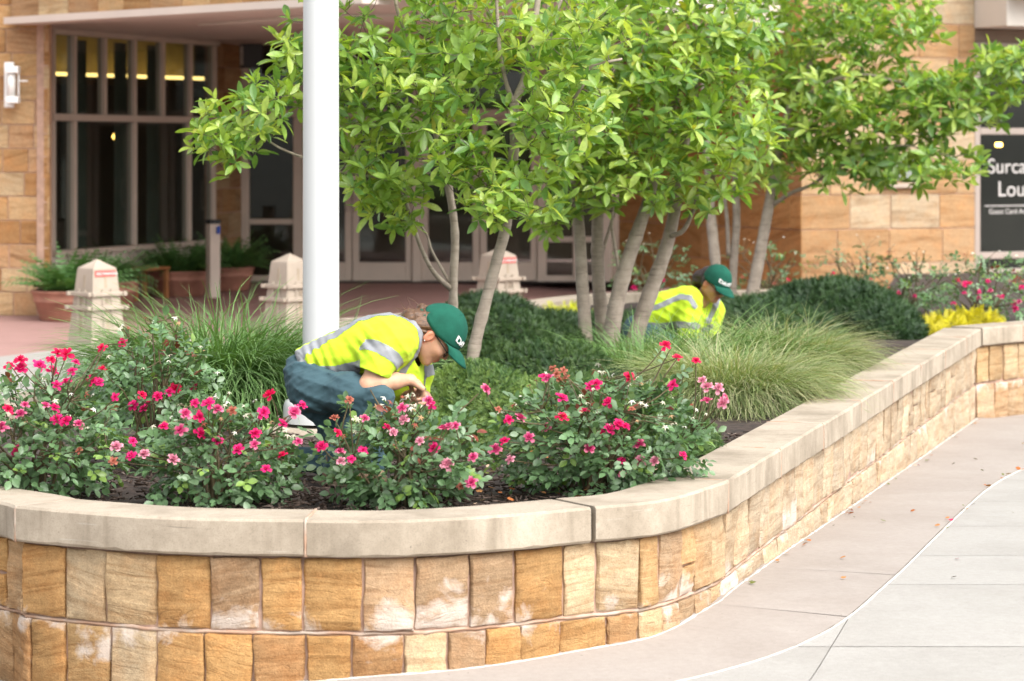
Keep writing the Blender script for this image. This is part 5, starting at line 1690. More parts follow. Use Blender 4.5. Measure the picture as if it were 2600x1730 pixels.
# ---- ornamental grasses
def grass(label, px, Y, spread, n, L, seed, cols, droop=1.0, lean=(0, 0), width=.0035, group='ornamental grass clumps'):
    r = np.random.default_rng(seed)
    base = np.array(((px - 1300) * Y / F, Y, ZS - .01))
    e = empty('grass_clump', tuple(base)); tag(e, label, 'ornamental grass', group)
    a = r.uniform(0, 2 * math.pi, n); q = np.sqrt(r.random(n))
    root = np.column_stack((np.cos(a) * q * spread[0], np.sin(a) * q * spread[1], np.zeros(n)))
    a2 = a + r.normal(0, .7, n)
    h = np.column_stack((np.cos(a2), np.sin(a2), np.zeros(n)))
    el = np.radians(np.clip(r.normal(68, 13, n) - 16 * q, 22, 90))          # starting elevation
    Ls = L * r.uniform(.55, 1.15, n)
    bend = r.uniform(.9, 2.0, n) * droop
    k = 8
    t = np.linspace(0, 1, k)
    ang = el[:, None] - bend[:, None] * t[None] ** 1.3
    dx = np.cos(ang); dz = np.sin(ang)
    xs = np.concatenate((np.zeros((n, 1)), np.cumsum((dx[:, 1:] + dx[:, :-1]) / 2, axis=1)), axis=1) * (Ls / (k - 1))[:, None]
    zs = np.concatenate((np.zeros((n, 1)), np.cumsum((dz[:, 1:] + dz[:, :-1]) / 2, axis=1)), axis=1) * (Ls / (k - 1))[:, None]
    ctr = root[:, None, :] + h[:, None, :] * xs[:, :, None] + np.array((0, 0, 1.0)) * zs[:, :, None]
    ctr = ctr + np.array((lean[0], lean[1], 0)) * (t ** 1.6)[None, :, None] * Ls[:, None, None]
    ctr[:, :, :2] += .055 * L * np.sin(t[None, :, None] * r.uniform(2, 7, (n, 1, 1)) + r.uniform(0, 6, (n, 1, 2))) * t[None, :, None]
    ctr[:, :, 2] = np.maximum(ctr[:, :, 2], .015)
    side = unit(np.column_stack((-h[:, 1], h[:, 0], r.normal(0, .4, n))))
    w = width * (1 - t ** 2 * .88)[None, :, None] * r.uniform(.7, 1.3, (n, 1, 1))
    V = np.stack((ctr - side[:, None, :] * w, ctr + side[:, None, :] * w), axis=2).reshape(n * k * 2, 3)
    f0 = np.array([(2 * j, 2 * j + 1, 2 * j + 3, 2 * j + 2) for j in range(k - 1)])
    Fa = (f0[None] + (np.arange(n) * k * 2)[:, None, None]).reshape(-1, 4)
    cs = np.array([c for c, _ in cols]); pr = np.array([p for _, p in cols]); pr = pr / pr.sum()
    c = cs[r.choice(len(cs), n, p=pr)] * r.uniform(.75, 1.25, (n, 1))
    tipc = np.array(cols[-1][0])
    cc = c[:, None, :] * (1 - .45 * t[None, :, None] ** 2) + tipc * .45 * t[None, :, None] ** 2
    cc = np.repeat(cc.reshape(n * k, 3), 2, axis=0)
    o = obj_np('blades', V, Fa, M['grass'], e, True, cc); o['kind'] = 'stuff'
g_green = [((0.115, 0.245, 0.06), .5), ((0.08, 0.185, 0.045), .3), ((0.16, 0.29, 0.09), .2), ((0.24, 0.34, 0.15), .05)]
g_tan = [((0.18, 0.28, 0.075), .45), ((0.29, 0.33, 0.15), .25), ((0.12, 0.22, 0.055), .25), ((0.46, 0.44, 0.27), .25)]
grass('tall green fountain grass clump left of the flagpole', 560, 14.0, (.36, .3), 7500, .80, 71, g_green, 1.05, (.0, -.03), .0042)
grass('green fountain grass clump close behind the flagpole', 770, 14.2, (.3, .25), 2400, .66, 72, g_green, 1.0, (.15, 0))
grass('sparse green grass tuft behind the back of the crouching worker', 900, 14.6, (.2, .2), 500, .60, 73, g_green, .9, (.1, 0))
grass('upright dark green grass tuft at the foot of the thick stems', 1640, 15.3, (.32, .2), 2000, .52, 74, g_green, .9, (.05, 0))
grass('soft green grass mound below the far worker', 1800, 16.0, (.36, .26), 2800, .55, 75, g_green[:3] + [((0.17, 0.22, 0.10), .1)], 1.1, (.12, -.05))
grass('large straw-tipped grass mound spilling over the right coping', 1850, 14.4, (.34, .40), 9500, .52, 76, g_tan, 1.12, (.03, -.05), .0024)
grass('straw-tipped grass mound behind the larger one', 1985, 16.2, (.32, .36), 5500, .52, 77, g_tan, 1.05, (.02, -.03), .0024)

# ---- flagpole
fp = empty('flagpole', ((815 - 1300) * 13.2 / F, 13.2, ZS))
tag(fp, 'thick white flagpole on a round base in the flower bed', 'flagpole')
b = MB(); b.lathe([(.0905, .0), (.0895, .6), (.0855, 3.2), (.075, 7.0), (.072, 7.05), (.0005, 7.1)], (0, 0, .045), 40); b.build('pole', M['pole'], fp, True)
b = MB(); b.lathe([(.185, .0), (.185, .075), (.175, .105), (.15, .115), (.12, .125), (.0915, .126)], (0, 0, .045), 40); b.build('base_flange', M['pole'], fp, True)
b = MB(); b.lathe([(.30, -.12), (.30, .01), (.285, .025), (.20, .028), (.0005, .028)], (0, 0, 0), 40); b.build('concrete_footing', M['coping'], fp, False)
# ------------------------------------------------------------------ people
class Field:
    """distance field on a grid, joined smoothly, turned into one continuous surface"""
    def __init__(self, lo, hi, h):
        self.lo = np.array(lo, float); self.h = h
        self.n = np.ceil((np.array(hi) - self.lo) / h).astype(int) + 1
        self.d = np.full(self.n, 9.0, dtype=np.float32)
    def _win(self, a, b):
        i0 = np.clip(np.floor((np.minimum(a, b) - self.lo) / self.h).astype(int), 0, self.n - 1)
        i1 = np.clip(np.ceil((np.maximum(a, b) - self.lo) / self.h).astype(int) + 1, 1, self.n)
        sl = tuple(slice(int(x), int(y)) for x, y in zip(i0, i1))
        ax = [self.lo[k] + self.h * np.arange(sl[k].start, sl[k].stop) for k in range(3)]
        G = np.stack(np.meshgrid(*ax, indexing='ij'), axis=-1).astype(np.float32)
        return sl, G
    def _join(self, sl, d, k, cut=False):
        cur = self.d[sl]
        if cut:
            d = -d
            hh = np.maximum(k - np.abs(cur - d), 0) / k
            self.d[sl] = np.maximum(cur, d) + hh * hh * k * .25
        else:
            hh = np.maximum(k - np.abs(cur - d), 0) / k
            self.d[sl] = np.minimum(cur, d) - hh * hh * k * .25
    def cap(self, a, b, ra, rb, k=.02, cut=False):
        a, b = np.asarray(a, float), np.asarray(b, float)
        m = max(ra, rb) + k + 3 * self.h
        sl, G = self._win(np.minimum(a, b) - m, np.maximum(a, b) + m)
        if G.size == 0: return self
        ba = b - a
        t = np.clip(((G - a) @ ba) / (ba @ ba + 1e-12), 0, 1)
        d = np.linalg.norm(G - a - t[..., None] * ba, axis=-1) - (ra + (rb - ra) * t)
        self._join(sl, d.astype(np.float32), k, cut)
        return self
    def chain(self, pts, rads, k=.02):
        for i in range(len(pts) - 1):
            self.cap(pts[i], pts[i + 1], rads[i], rads[i + 1], k)
        return self
    def ell(self, c, R, rad, k=.02, cut=False):
        """R: 3 unit axes as rows, rad: radii"""
        c = np.asarray(c, float); R = np.asarray(R, float); rad = np.asarray(rad, float)
        m = rad.max() + k + 3 * self.h
        sl, G = self._win(c - m, c + m)
        if G.size == 0: return self
        q = (G - c) @ R.T
        k0 = np.linalg.norm(q / rad, axis=-1); k1 = np.linalg.norm(q / rad ** 2, axis=-1) + 1e-9
        self._join(sl, (k0 * (k0 - 1) / k1).astype(np.float32), k, cut)
        return self
    def grid(self):
        return self._win(self.lo, self.lo + self.h * (self.n - 1))[1]
    def mesh(self):
        d = self.d; s = d < 0
        nx, ny, nz = d.shape
        acc = np.zeros((nx - 1, ny - 1, nz - 1, 3), np.float32); cnt = np.zeros((nx - 1, ny - 1, nz - 1), np.float32)
        for ax in range(3):
            sh = [slice(None)] * 3; a = list(sh); b = list(sh)
            a[ax] = slice(0, -1); b[ax] = slice(1, None)
            da, db = d[tuple(a)], d[tuple(b)]
            cr = s[tuple(a)] != s[tuple(b)]
            t = np.where(cr, da / np.where(cr, da - db, 1), 0).astype(np.float32)
            o = [k for k in range(3) if k != ax]
            for i in (0, 1):
                for j in (0, 1):
                    w = [slice(None)] * 3
                    w[o[0]] = slice(i, i + d.shape[o[0]] - 1); w[o[1]] = slice(j, j + d.shape[o[1]] - 1)
                    c, tt = cr[tuple(w)], t[tuple(w)]
                    cnt += c
                    acc[..., ax] += tt
                    acc[..., o[0]] += i * c; acc[..., o[1]] += j * c
        m = cnt > 0
        idx = np.full(m.shape, -1, np.int64); idx[m] = np.arange(m.sum())
        cell = np.argwhere(m)
        V = self.lo + self.h * (cell + acc[m] / cnt[m][:, None])
        Q = []
        for ax in range(3):
            o = [(ax + 1) % 3, (ax + 2) % 3]
            a = [slice(None)] * 3; b = [slice(None)] * 3
            a[ax] = slice(0, -1); b[ax] = slice(1, None)
            sa, sb = s[tuple(a)], s[tuple(b)]
            for flip in (False, True):
                e = np.argwhere((sa & ~sb) if not flip else (~sa & sb))
                e = e[(e[:, o[0]] > 0) & (e[:, o[1]] > 0) & (e[:, o[0]] < d.shape[o[0]] - 1) & (e[:, o[1]] < d.shape[o[1]] - 1)]
                if len(e) == 0: continue
                q = []
                for i, j in ((-1, -1), (0, -1), (0, 0), (-1, 0)):
                    c = e.copy(); c[:, o[0]] += i; c[:, o[1]] += j
                    q.append(idx[c[:, 0], c[:, 1], c[:, 2]])
                q = np.stack(q, axis=1)
                Q.append(q[:, ::-1] if flip else q)
        return V, np.vstack(Q)

def vnormals(V, Q):
    n = np.zeros_like(V)
    fn = np.cross(V[Q[:, 2]] - V[Q[:, 0]], V[Q[:, 3]] - V[Q[:, 1]])
    for k in range(4):
        np.add.at(n, Q[:, k], fn)
    return unit(n)

def fabric(name, col, rough=.8, weave=900.0, var=.08, sheen=.2):
    m, nt, b = new_mat(name)
    v = pos_vec(nt)
    f = noise(nt, v, 14.0, 4)
    nt.links.new(ramp(nt, f, [(.3, tuple(c * (1 - var) for c in col)), (.7, tuple(min(1, c * (1 + var)) for c in col))]), b.inputs["Base Color"])
    b.inputs["Roughness"].default_value = rough
    b.inputs["Specular IOR Level"].default_value = .25
    b.inputs["Sheen Weight"].default_value = sheen
    h = mth(nt, 'ADD', mth(nt, 'MULTIPLY', noise(nt, v, weave, 2), .15), noise(nt, v, 55.0, 3, .5, .6))
    nt.links.new(bump(nt, h, .25, .004), b.inputs["Normal"])
    return m
def skin_mat(name, col, lip):
    m, nt, b = new_mat(name)
    v = pos_vec(nt)
    a = nd(nt, "ShaderNodeAttribute", {"attribute_name": "Col"})
    f = noise(nt, v, 60.0, 4)
    c = mixc(nt, 1.0, a.outputs["Color"], ramp(nt, f, [(.3, (.94, .92, .9)), (.7, (1.05, 1.04, 1.03))]), 'MULTIPLY')
    nt.links.new(c, b.inputs["Base Color"])
    b.inputs["Roughness"].default_value = .5
    b.inputs["Subsurface Weight"].default_value = .15
    b.inputs["Subsurface Radius"].default_value = (.012, .005, .003)
    b.inputs["Subsurface Scale"].default_value = .5
    nt.links.new(bump(nt, noise(nt, v, 420.0, 2), .12, .001), b.inputs["Normal"])
    return m
def hair_mat(name, c0, c1):
    m, nt, b = new_mat(name)
    f = noise(nt, pos_vec(nt, (40, 40, 170), (.5, .6, 0)), 1.0, 4, .6, .4)
    nt.links.new(ramp(nt, f, [(.3, c0), (.7, c1)]), b.inputs["Base Color"])
    b.inputs["Roughness"].default_value = .45
    nt.links.new(bump(nt, f, .7, .006), b.inputs["Normal"])
    return m
M['hivis'] = fabric('fluorescent_yellow_shirt', (0.50, 0.70, 0.03), .85, 900, .12, 0.05)
M['tape'] = fabric('silver_reflective_tape', (0.25, 0.258, 0.27), .45, 500, .12, 0)
M['trousers'] = fabric('slate_work_trousers', (0.045, 0.088, 0.105), .85, 900, .12, .05)
M['capcloth'] = fabric('green_cap_cloth', (0.010, 0.085, 0.056), .95, 900, .2, 0.0)
M['capseam'] = fabric('cap_seam', (0.006, 0.06, 0.042), .9, 900, .1, 0.0)
M['shoe'] = simple('tan_work_shoe', (0.20, 0.125, 0.075), .75, .3, 22, .4)
M['sole'] = simple('shoe_sole', (0.15, 0.115, 0.075), .85, .2, 18, .3)
M['skin'] = skin_mat('skin', None, None)
M['hair'] = hair_mat('brown_hair', (0.04, 0.018, 0.008), (0.17, 0.082, 0.034))
M['hair2'] = hair_mat('dark_hair', (0.012, 0.007, 0.005), (0.045, 0.024, 0.016))

def ridge(G, sc, seed, stretch=(1, 1, 1)):
    return 1 - np.abs(fbm(G * np.array(stretch), sc, seed)) * 1.6

def head(fd, H, f, u, s):
    """skin of a head in the frame f (ahead), u (up), s (wearer's right)"""
    R = np.array((f, s, u))
    at = lambda a, b, c: H + f * a + s * b + u * c
    fd.ell(at(-.012, 0, .035), R, (.097, .075, .103), .02)
    fd.ell(at(.034, 0, -.012), R, (.060, .058, .074), .03)
    for q in (-1, 1):
        fd.cap(at(-.012, q * .052, -.035), at(.062, q * .016, -.066), .018, .016, .025)
        fd.ell(at(.058, q * .038, .0), R, (.026, .022, .022), .02)              # cheek
    fd.cap(at(.072, -.008, -.066), at(.072, .008, -.066), .016, .016, .02)       # chin
    fd.cap(at(.080, 0, .044), at(.086, 0, .045), .022, .018, .02)                # brow
    fd.cap(at(.086, 0, .034), at(.104, 0, .004), .0075, .0095, .012)             # nose
    for q in (-1, 1):
        fd.ell(at(.094, q * .011, -.001), R, (.010, .007, .007), .006)
        fd.ell(at(.098, q * .033, .026), R, (.014, .016, .012), .012, True)      # socket
        fd.ell(at(.080, q * .033, .025), R, (.010, .013, .010), .006)            # eyeball and lid
    fd.cap(at(.087, -.018, -.027), at(.092, 0, -.025), .0055, .0075, .006); fd.cap(at(.087, .018, -.027), at(.092, 0, -.025), .0055, .0075, .006)
    fd.cap(at(.085, -.014, -.038), at(.089, 0, -.038), .006, .008, .006); fd.cap(at(.085, .014, -.038), at(.089, 0, -.038), .006, .008, .006)
    for q in (-1, 1):                                                           # ears
        Re = np.array((unit(f * .9 + s * q * -.25), unit(s * q + f * .25), u))
        fd.ell(at(-.010, q * .079, .004), Re, (.018, .0075, .031), .006)
        fd.ell(at(-.006, q * .087, .006), Re, (.009, .006, .018), .004, True)

def hand(fd, W, K, side, down, n_side=1, curl=1.0):
    """W wrist, K middle knuckle; side: unit vector across the knuckles (towards the index finger), down: where fingers curl"""
    W, K = np.asarray(W, float), np.asarray(K, float)
    a = unit(K - W); side = unit(side - a * (side @ a)); dn = unit(down - side * (down @ side))
    L = np.linalg.norm(K - W)
    for o in (-.030, -.010, .010, .029):
        fd.cap(W + side * o * .45, K + side * o - a * .006, .014, .0125, .014)
    lens = ((.030, .036, .023, .020), (.010, .040, .026, .021), (-.011, .037, .024, .020), (-.030, .029, .019, .018))
    for i, (o, l1, l2, l3) in enumerate(lens):
        k = K + side * o + a * (-.004 if i in (0, 3) else .002)
        d1 = unit(a * .55 + dn * (.85 + .1 * i)); d2 = unit(-a * .25 * curl + dn); d3 = unit(-a * .9 * curl + dn * .55)
        p1 = k + d1 * l1; p2 = p1 + d2 * l2; p3 = p2 + d3 * l3
        fd.cap(k, p1, .0098, .0088, .004); fd.cap(p1, p2, .0088, .0080, .003); fd.cap(p2, p3, .0080, .0068, .003)
    t0 = W + a * L * .28 + side * .022; t1 = t0 + unit(side * .55 + a * .35 + dn * .75) * .040; t2 = t1 + unit(a * .45 + dn * .9 - side * .1) * .030; t3 = t2 + unit(a * .5 + dn * .6 - side * .5) * .022
    fd.cap(t0, t1, .0135, .0110, .010); fd.cap(t1, t2, .0108, .0092, .003); fd.cap(t2, t3, .0092, .0072, .003)

def tube_obj(pts, rad, name, mat, parent, base, n=6):
    return MB().tube(np.asarray(pts) - base, rad, n).build(name, mat, parent, True)

def cap_hat(e, base, H, f, u, s, sc=1.0):
    at = lambda a, b, c: H + f * a + s * b + u * c
    R = np.array((f, s, u))
    Cc = (-.004, 0, .048); rad = np.array((.107, .087, .113))
    # crown of six panels
    nA, nE = 48, 14
    V, Fs = [], []
    for j in range(nE + 1):
        for i in range(nA):
            a = 2 * math.pi * i / nA
            ca, sa = math.cos(a), math.sin(a)
            lo = -.16 + .30 * max(0, ca) ** 1.3 + (.22 * max(0, -ca - .86) / .14)     # lower edge, arched at the back
            th = lo + (math.pi / 2 - lo) * j / nE
            seam = 1 - .012 * math.exp(-((a * 3 / math.pi) % 1 - .5) ** 2 / .004) if False else 1 - .010 * math.exp(-(min((a + .52) % 1.0472, 1.0472 - (a + .52) % 1.0472)) ** 2 / .0016)
            q = np.array((ca * math.cos(th), sa * math.cos(th), math.sin(th)))
            p = np.array(Cc) + q * rad * seam * (1 + .02 * max(0, ca) * max(0, math.sin(2 * th)) + .010 * math.sin(4 * a + 3 * th + 1) * math.cos(th) + .006 * math.sin(9 * a - 7 * th) * (ca < .3))
            V.append(at(*p) - base)
    for j in range(nE):
        for i in range(nA):
            i2 = (i + 1) % nA
            Fs.append((j * nA + i, j * nA + i2, (j + 1) * nA + i2, (j + 1) * nA + i))
    cp = obj_np('cap', np.array(V), np.array(Fs), M['capcloth'], e, True)
    md = cp.modifiers.new('thick', 'SOLIDIFY'); md.thickness = .003; md.offset = -1
    # brim
    nI, nJ = 24, 8
    V, Fs = [], []
    for j in range(nJ + 1):
        t = j / nJ
        for i in range(nI + 1):
            ph = math.radians(-66 + 132 * i / nI)
            c_, s_ = math.cos(ph), math.sin(ph)
            inn = np.array((.100 * c_ - .004, .088 * s_, .066 - .030 * s_ * s_))
            out = np.array((.104 * c_ + .084 * c_ ** .55, .084 * s_, .050 - .026 * s_ * s_))
            p = inn + (out - inn) * t + np.array((0, 0, .010 * math.sin(math.pi * t)))
            V.append(at(*p) - base)
    W = nI + 1
    for j in range(nJ):
        for i in range(nI):
            Fs.append((j * W + i, j * W + i + 1, (j + 1) * W + i + 1, (j + 1) * W + i))
    br = obj_np('brim', np.array(V), np.array(Fs), M['capcloth'], cp, True)
    md = br.modifiers.new('thick', 'SOLIDIFY'); md.thickness = .0035; md.offset = 0
    # button, eyelets, back strap
    top = at(Cc[0], 0, Cc[2] + rad[2] * 1.0)
    b = MB(); b.lathe([(.0005, .005), (.006, .004), (.008, 0), (.006, -.003)], (0, 0, 0), 10)
    bt = b.build('button', M['capcloth'], cp, True)
    mm = np.eye(4); mm[:3, 0] = f; mm[:3, 1] = s; mm[:3, 2] = u; mm[:3, 3] = top - base
    bt.matrix_local = Matrix(mm.tolist())
    for a in (.52, 1.57, 2.6, -.52, -1.57, -2.6):
        th = .72
        q = np.array((math.cos(a) * math.cos(th), math.sin(a) * math.cos(th), math.sin(th)))
        p = at(*(np.array(Cc) + q * rad * 1.0)); nrm = unit(R.T @ (q / rad))
        x = unit(np.cross(nrm, u)); y = np.cross(nrm, x)
        ring = [p + (x * math.cos(w) + y * math.sin(w)) * .0045 + nrm * .0012 for w in np.linspace(0, 6.283, 10)]
        tube_obj(ring, .0013, 'eyelet', M['capcloth'], cp, base, 5)
    for a in (0.0, 1.0472, 2.0944, 3.1416, 4.1888, 5.236):                                # stitched seams between the panels
        ln = []
        for th in np.linspace(.16 if abs(a) < .1 else -.05, 1.5, 12):
            q = np.array((math.cos(a) * math.cos(th), math.sin(a) * math.cos(th), math.sin(th)))
            ln.append(at(*(np.array(Cc) + q * rad * 1.004)))
        tube_obj(ln, .0014, 'seam', M['capseam'], cp, base, 4)
    strap = [at(*(np.array((-.112 * math.cos(w) - .004, .087 * math.sin(w), .030)))) for w in np.linspace(-.75, .75, 9)]
    tube_obj(strap, .009, 'strap', M['capcloth'], cp, base, 6)
    # word embroidered on the front panel
    cu = bpy.data.curves.new('cap_lettering', 'FONT'); cu.body = 'DAVEY'; cu.size = .030; cu.align_x = 'CENTER'; cu.extrude = .0006; cu.offset = .0007; cu.shear = .15
    tmp = bpy.data.objects.new('cap_lettering', cu); COL.objects.link(tmp)
    me = bpy.data.meshes.new_from_object(tmp.evaluated_get(bpy.context.evaluated_depsgraph_get()))
    bpy.data.objects.remove(tmp)
    bm = bmesh.new(); bm.from_mesh(me)
    bmesh.ops.triangulate(bm, faces=bm.faces)
    for v in bm.verts:
        x, y, z = v.co
        sb, uu = .020 - x, .084 + y
        fr = math.sqrt(max(.05, 1 - (sb / rad[1]) ** 2 - ((uu - Cc[2]) / rad[2]) ** 2)) * rad[0] + Cc[0]
        p = at(fr * 1.03 + .0045 + z, sb * 1.05, uu) - base
        v.co = Vector(p)
    bm.to_mesh(me); bm.free()
    me.materials.clear(); me.materials.append(M['white_paint'])
    link(bpy.data.objects.new('lettering', me), cp)
    return cp

def glasses(e, base, H, f, u, s, mat):
    at = lambda a, b, c: H + f * a + s * b + u * c - base
    g = MB()
    for q in (-1, 1):
        ring = [at(.098 - .012 * abs(math.cos(w)) * (1 if math.cos(w) * q > 0 else .2), q * .034 + .025 * math.cos(w), .022 + .018 * math.sin(w)) for w in np.linspace(0, 6.283, 18)]
        g.tube(ring, .0022, 5)
        g.tube(crom(np.array([at(.088, q * .060, .026), at(.05, q * .074, .028), at(.0, q * .079, .026), at(-.012, q * .079, .012)]), 4), .0024, 5)
    g.tube(np.array([at(.098, -.010, .026), at(.101, 0, .028), at(.098, .010, .026)]), .002, 5)
    return g.build('glasses', mat, e, True)

def bbox(pts, m):
    pts = np.array(pts)
    return pts.min(0) - m, pts.max(0) + m

def paint_skin(V, base, H, f, u, s, col):
    c = np.tile(np.array(col), (len(V), 1))
    q = V - H
    a, b, w = q @ f, q @ s, q @ u
    lip = (np.abs(w + .031) < .011) & (a > .082) & (np.abs(b) < .022)
    c[lip] = np.array((col[0] * .95, col[1] * .55, col[2] * .62))
    cheek = np.exp(-(((a - .07) / .03) ** 2 + ((np.abs(b) - .042) / .022) ** 2 + ((w + .005) / .025) ** 2))
    c = c * (1 - .25 * cheek[:, None]) + .25 * cheek[:, None] * np.array((col[0] * 1.08, col[1] * .72, col[2] * .72))
    ear = (np.abs(np.abs(b) - .083) < .014) & (np.abs(a + .008) < .025) & (np.abs(w) < .04)
    c[ear] *= np.array((1.05, .78, .75))
    brow = (a > .07) & (np.abs(w - .047) < .005) & (np.abs(np.abs(b) - .033) < .02)
    c[brow] = np.array((.08, .05, .03))
    return c

def stripe_part(V, Q, N_, mask_v, off, mat, parent, base, name='reflective_stripe'):
    fm = mask_v[Q].sum(axis=1) >= 3
    q = Q[fm]
    if len(q) == 0: return None
    ids, inv = np.unique(q, return_inverse=True)
    return obj_np(name, (V + N_ * off)[ids] - base, inv.reshape(q.shape), mat, parent, True)

# ---------------- crouching worker
YW = 11.1
def w_(px, py, dd=0.0): return P(px, py, YW + dd)
base = np.array((P(860, 1240, YW)[0], YW, ZS))
pw = empty('person', tuple(base))
tag(pw, 'person in fluorescent yellow shirt and green cap crouching to tend roses beside the white flagpole', 'person', 'grounds workers')
H = w_(1093, 857)
f = unit((.55, 0.0, -.84)); u = unit((.84, 0.0, .55)); s = np.cross(f, u)
lo, hi = bbox([w_(725, 760, -.32), w_(1200, 1245, .30)], .02)
fd = Field(lo, hi, .0042)
fd.chain([w_(785, 975), w_(885, 905), w_(975, 872), w_(1030, 850)], [.085, .08, .085, .055], .04)
fd.chain([w_(1030, 850), w_(1078, 852)], [.052, .046], .03)
head(fd, H, f, u, s)
fd.chain([w_(1000, 866, -.12), w_(985, 876, -.165), w_(958, 935, -.21), w_(937, 976, -.235)], [.04, .045, .040, .037], .03)
fd.chain([w_(935, 978, -.235), w_(962, 974, -.22), w_(1000, 968, -.18), w_(1043, 964, -.135)], [.036, .040, .033, .0225], .02)
fd.ell(w_(928, 984, -.238), np.eye(3), (.026, .03, .028), .02)
hand(fd, w_(1043, 965, -.135), w_(1068, 980, -.105), np.array((.25, .9, -.1)), np.array((-.1, .1, -1.0)))
fd.chain([w_(1030, 872, .12), w_(1052, 890, .165), w_(1060, 960, .18), w_(1062, 1010, .17)], [.04, .045, .038, .034], .03)
fd.chain([w_(1062, 1010, .17), w_(1075, 1012, .08), w_(1075, 1010, .015)], [.034, .03, .022], .02)
hand(fd, w_(1075, 1010, .015), w_(1068, 1006, -.045), np.array((-.3, .1, .9)), np.array((-.75, -.1, -.5)))
for sg in (-1, 1):
    fd.chain([w_(785, 975, 0), w_(800, 985, sg * .08)], [.08, .07], .03)
fd.chain([w_(800, 988, -.09), w_(890, 1002, -.18), w_(965, 1018, -.25), w_(900, 1110, -.19), w_(852, 1200, -.12)], [.07, .055, .04, .042, .032], .02)
fd.chain([w_(800, 988, .08), w_(865, 1085, .1), w_(940, 1180, .1), w_(850, 1172, .13), w_(765, 1168, .14)], [.07, .055, .04, .042, .032], .02)
V, Q = fd.mesh()
obj_np('body', V - base, Q, M['skin'], pw, True, paint_skin(V, base, H, f, u, s, (0.56, 0.315, 0.205)))
del fd
# trousers
lo, hi = bbox([w_(715, 905, -.35), w_(1015, 1215, .25)], .02)
fd = Field(lo, hi, .0055)
for sg in (-1, 1):
    fd.chain([w_(768, 940, sg * .065), w_(786, 965, sg * .075)], [.070, .085], .05)
fd.chain([w_(788, 972, -.075), w_(800, 988, -.10), w_(890, 999, -.185), w_(960, 1012, -.25)], [.088, .088, .074, .056], .05)
fd.chain([w_(964, 1018, -.25), w_(905, 1106, -.19), w_(872, 1150, -.15), w_(850, 1200, -.12)], [.056, .062, .055, .05], .03)
fd.chain([w_(788, 972, .075), w_(800, 990, .09), w_(865, 1085, .1), w_(945, 1178, .1)], [.092, .09, .075, .058], .05)
fd.chain([w_(945, 1180, .1), w_(850, 1168, .13), w_(762, 1166, .14)], [.06, .062, .05], .03)
G = fd.grid()
near = np.abs(fd.d) < .03
g = G[near]
wr = .011 * ridge(g, 8.0, 4, (.5, 1.2, 1.9)) + .006 * ridge(g, 19.0, 9, (.7, 1, 1.6)) - .009
def folds(g, n, freq, amp, seed, warp=2.2):
    ph = (g @ unit(n)) * freq + warp * fbm(g, 4.5, seed)
    msk = np.clip(.55 + .9 * fbm(g, 6.0, seed + 1), 0, 1)
    return amp * msk * (.55 - np.abs(np.sin(ph)) ** .7)
wr += folds(g, (.30, .1, .95), 62, .011, 40) + folds(g, (-.45, .2, .85), 95, .006, 44)
kn = np.exp(-np.linalg.norm(g - w_(800, 1040, -.1), axis=1) ** 2 / .01)          # tight folds behind the knee
wr += kn * .005 * np.sin((g @ unit((.5, 0, 1))) * 150)
fd.d[near] -= wr.astype(np.float32)
for c, nrm in ((w_(850, 1207, -.12), unit((-.35, 0, -1))), (w_(757, 1166, .14), unit((-1, 0, 0)))):   # hems
    far = ((G - c) @ nrm)
    loc = np.linalg.norm(G - c, axis=-1) < .15
    fd.d = np.where(loc, np.maximum(fd.d, far), fd.d).astype(np.float32)
V, Q = fd.mesh()
tr_ = obj_np('trousers', V - base, Q, M['trousers'], pw, True)
# a pocket seam on the near hip
seam_ = [w_(792, 946, -.16), w_(806, 962, -.175), w_(800, 975, -.185), w_(776, 975, -.17)]
del fd
# shoes
def shoe(e, base, A, d, L=.275):
    d = unit(d); sd_ = np.cross((0, 0, 1), d)
    fd = Field(A - .32, A + .32, .006)
    R = np.array((d, sd_, (0, 0, 1)))
    fd.cap(A + d * .015 + np.array((0, 0, .05)), A + d * .02 + np.array((0, 0, .11)), .042, .045, .02)
    fd.cap(A + d * .0 + np.array((0, 0, .045)), A + d * .13 + np.array((0, 0, .045)), .040, .042, .02)
    fd.cap(A + d * .13 + np.array((0, 0, .04)), A + d * .20 + np.array((0, 0, .035)), .043, .036, .02)
    V, Q = fd.mesh(); V[:, 2] = np.maximum(V[:, 2], A[2] + .02)
    o = obj_np('shoe', V - base, Q, M['shoe'], e, True)
    V, Fs = [], []
    n = 24
    for z, k in ((0.0, .97), (.012, 1.0), (.028, .98)):
        for i in range(n):
            a = 2 * math.pi * i / n
            x = .085 + .15 * math.cos(a) * k; y = (.045 - .008 * math.cos(a + 2.6)) * math.sin(a) * k
            V.append(A + d * x + sd_ * y + np.array((0, 0, z)) - base)
    for j in range(2):
        for i in range(n):
            Fs.append((j * n + i, j * n + (i + 1) % n, (j + 1) * n + (i + 1) % n, (j + 1) * n + i))
    Fs += [tuple(range(n - 1, -1, -1)), tuple(2 * n + i for i in range(n))]
    obj_np('sole', np.array(V), Fs, M['sole'], o)
fp_ = w_(850, 1200, -.12)
shoe(pw, base, np.array((fp_[0] - .01, fp_[1], ZS + .015)), np.array((.95, -.3, 0)))
fp_ = w_(762, 1166, .14)
shoe(pw, base, np.array((fp_[0] - .05, fp_[1], ZS + .03)), np.array((-.95, .2, 0)))
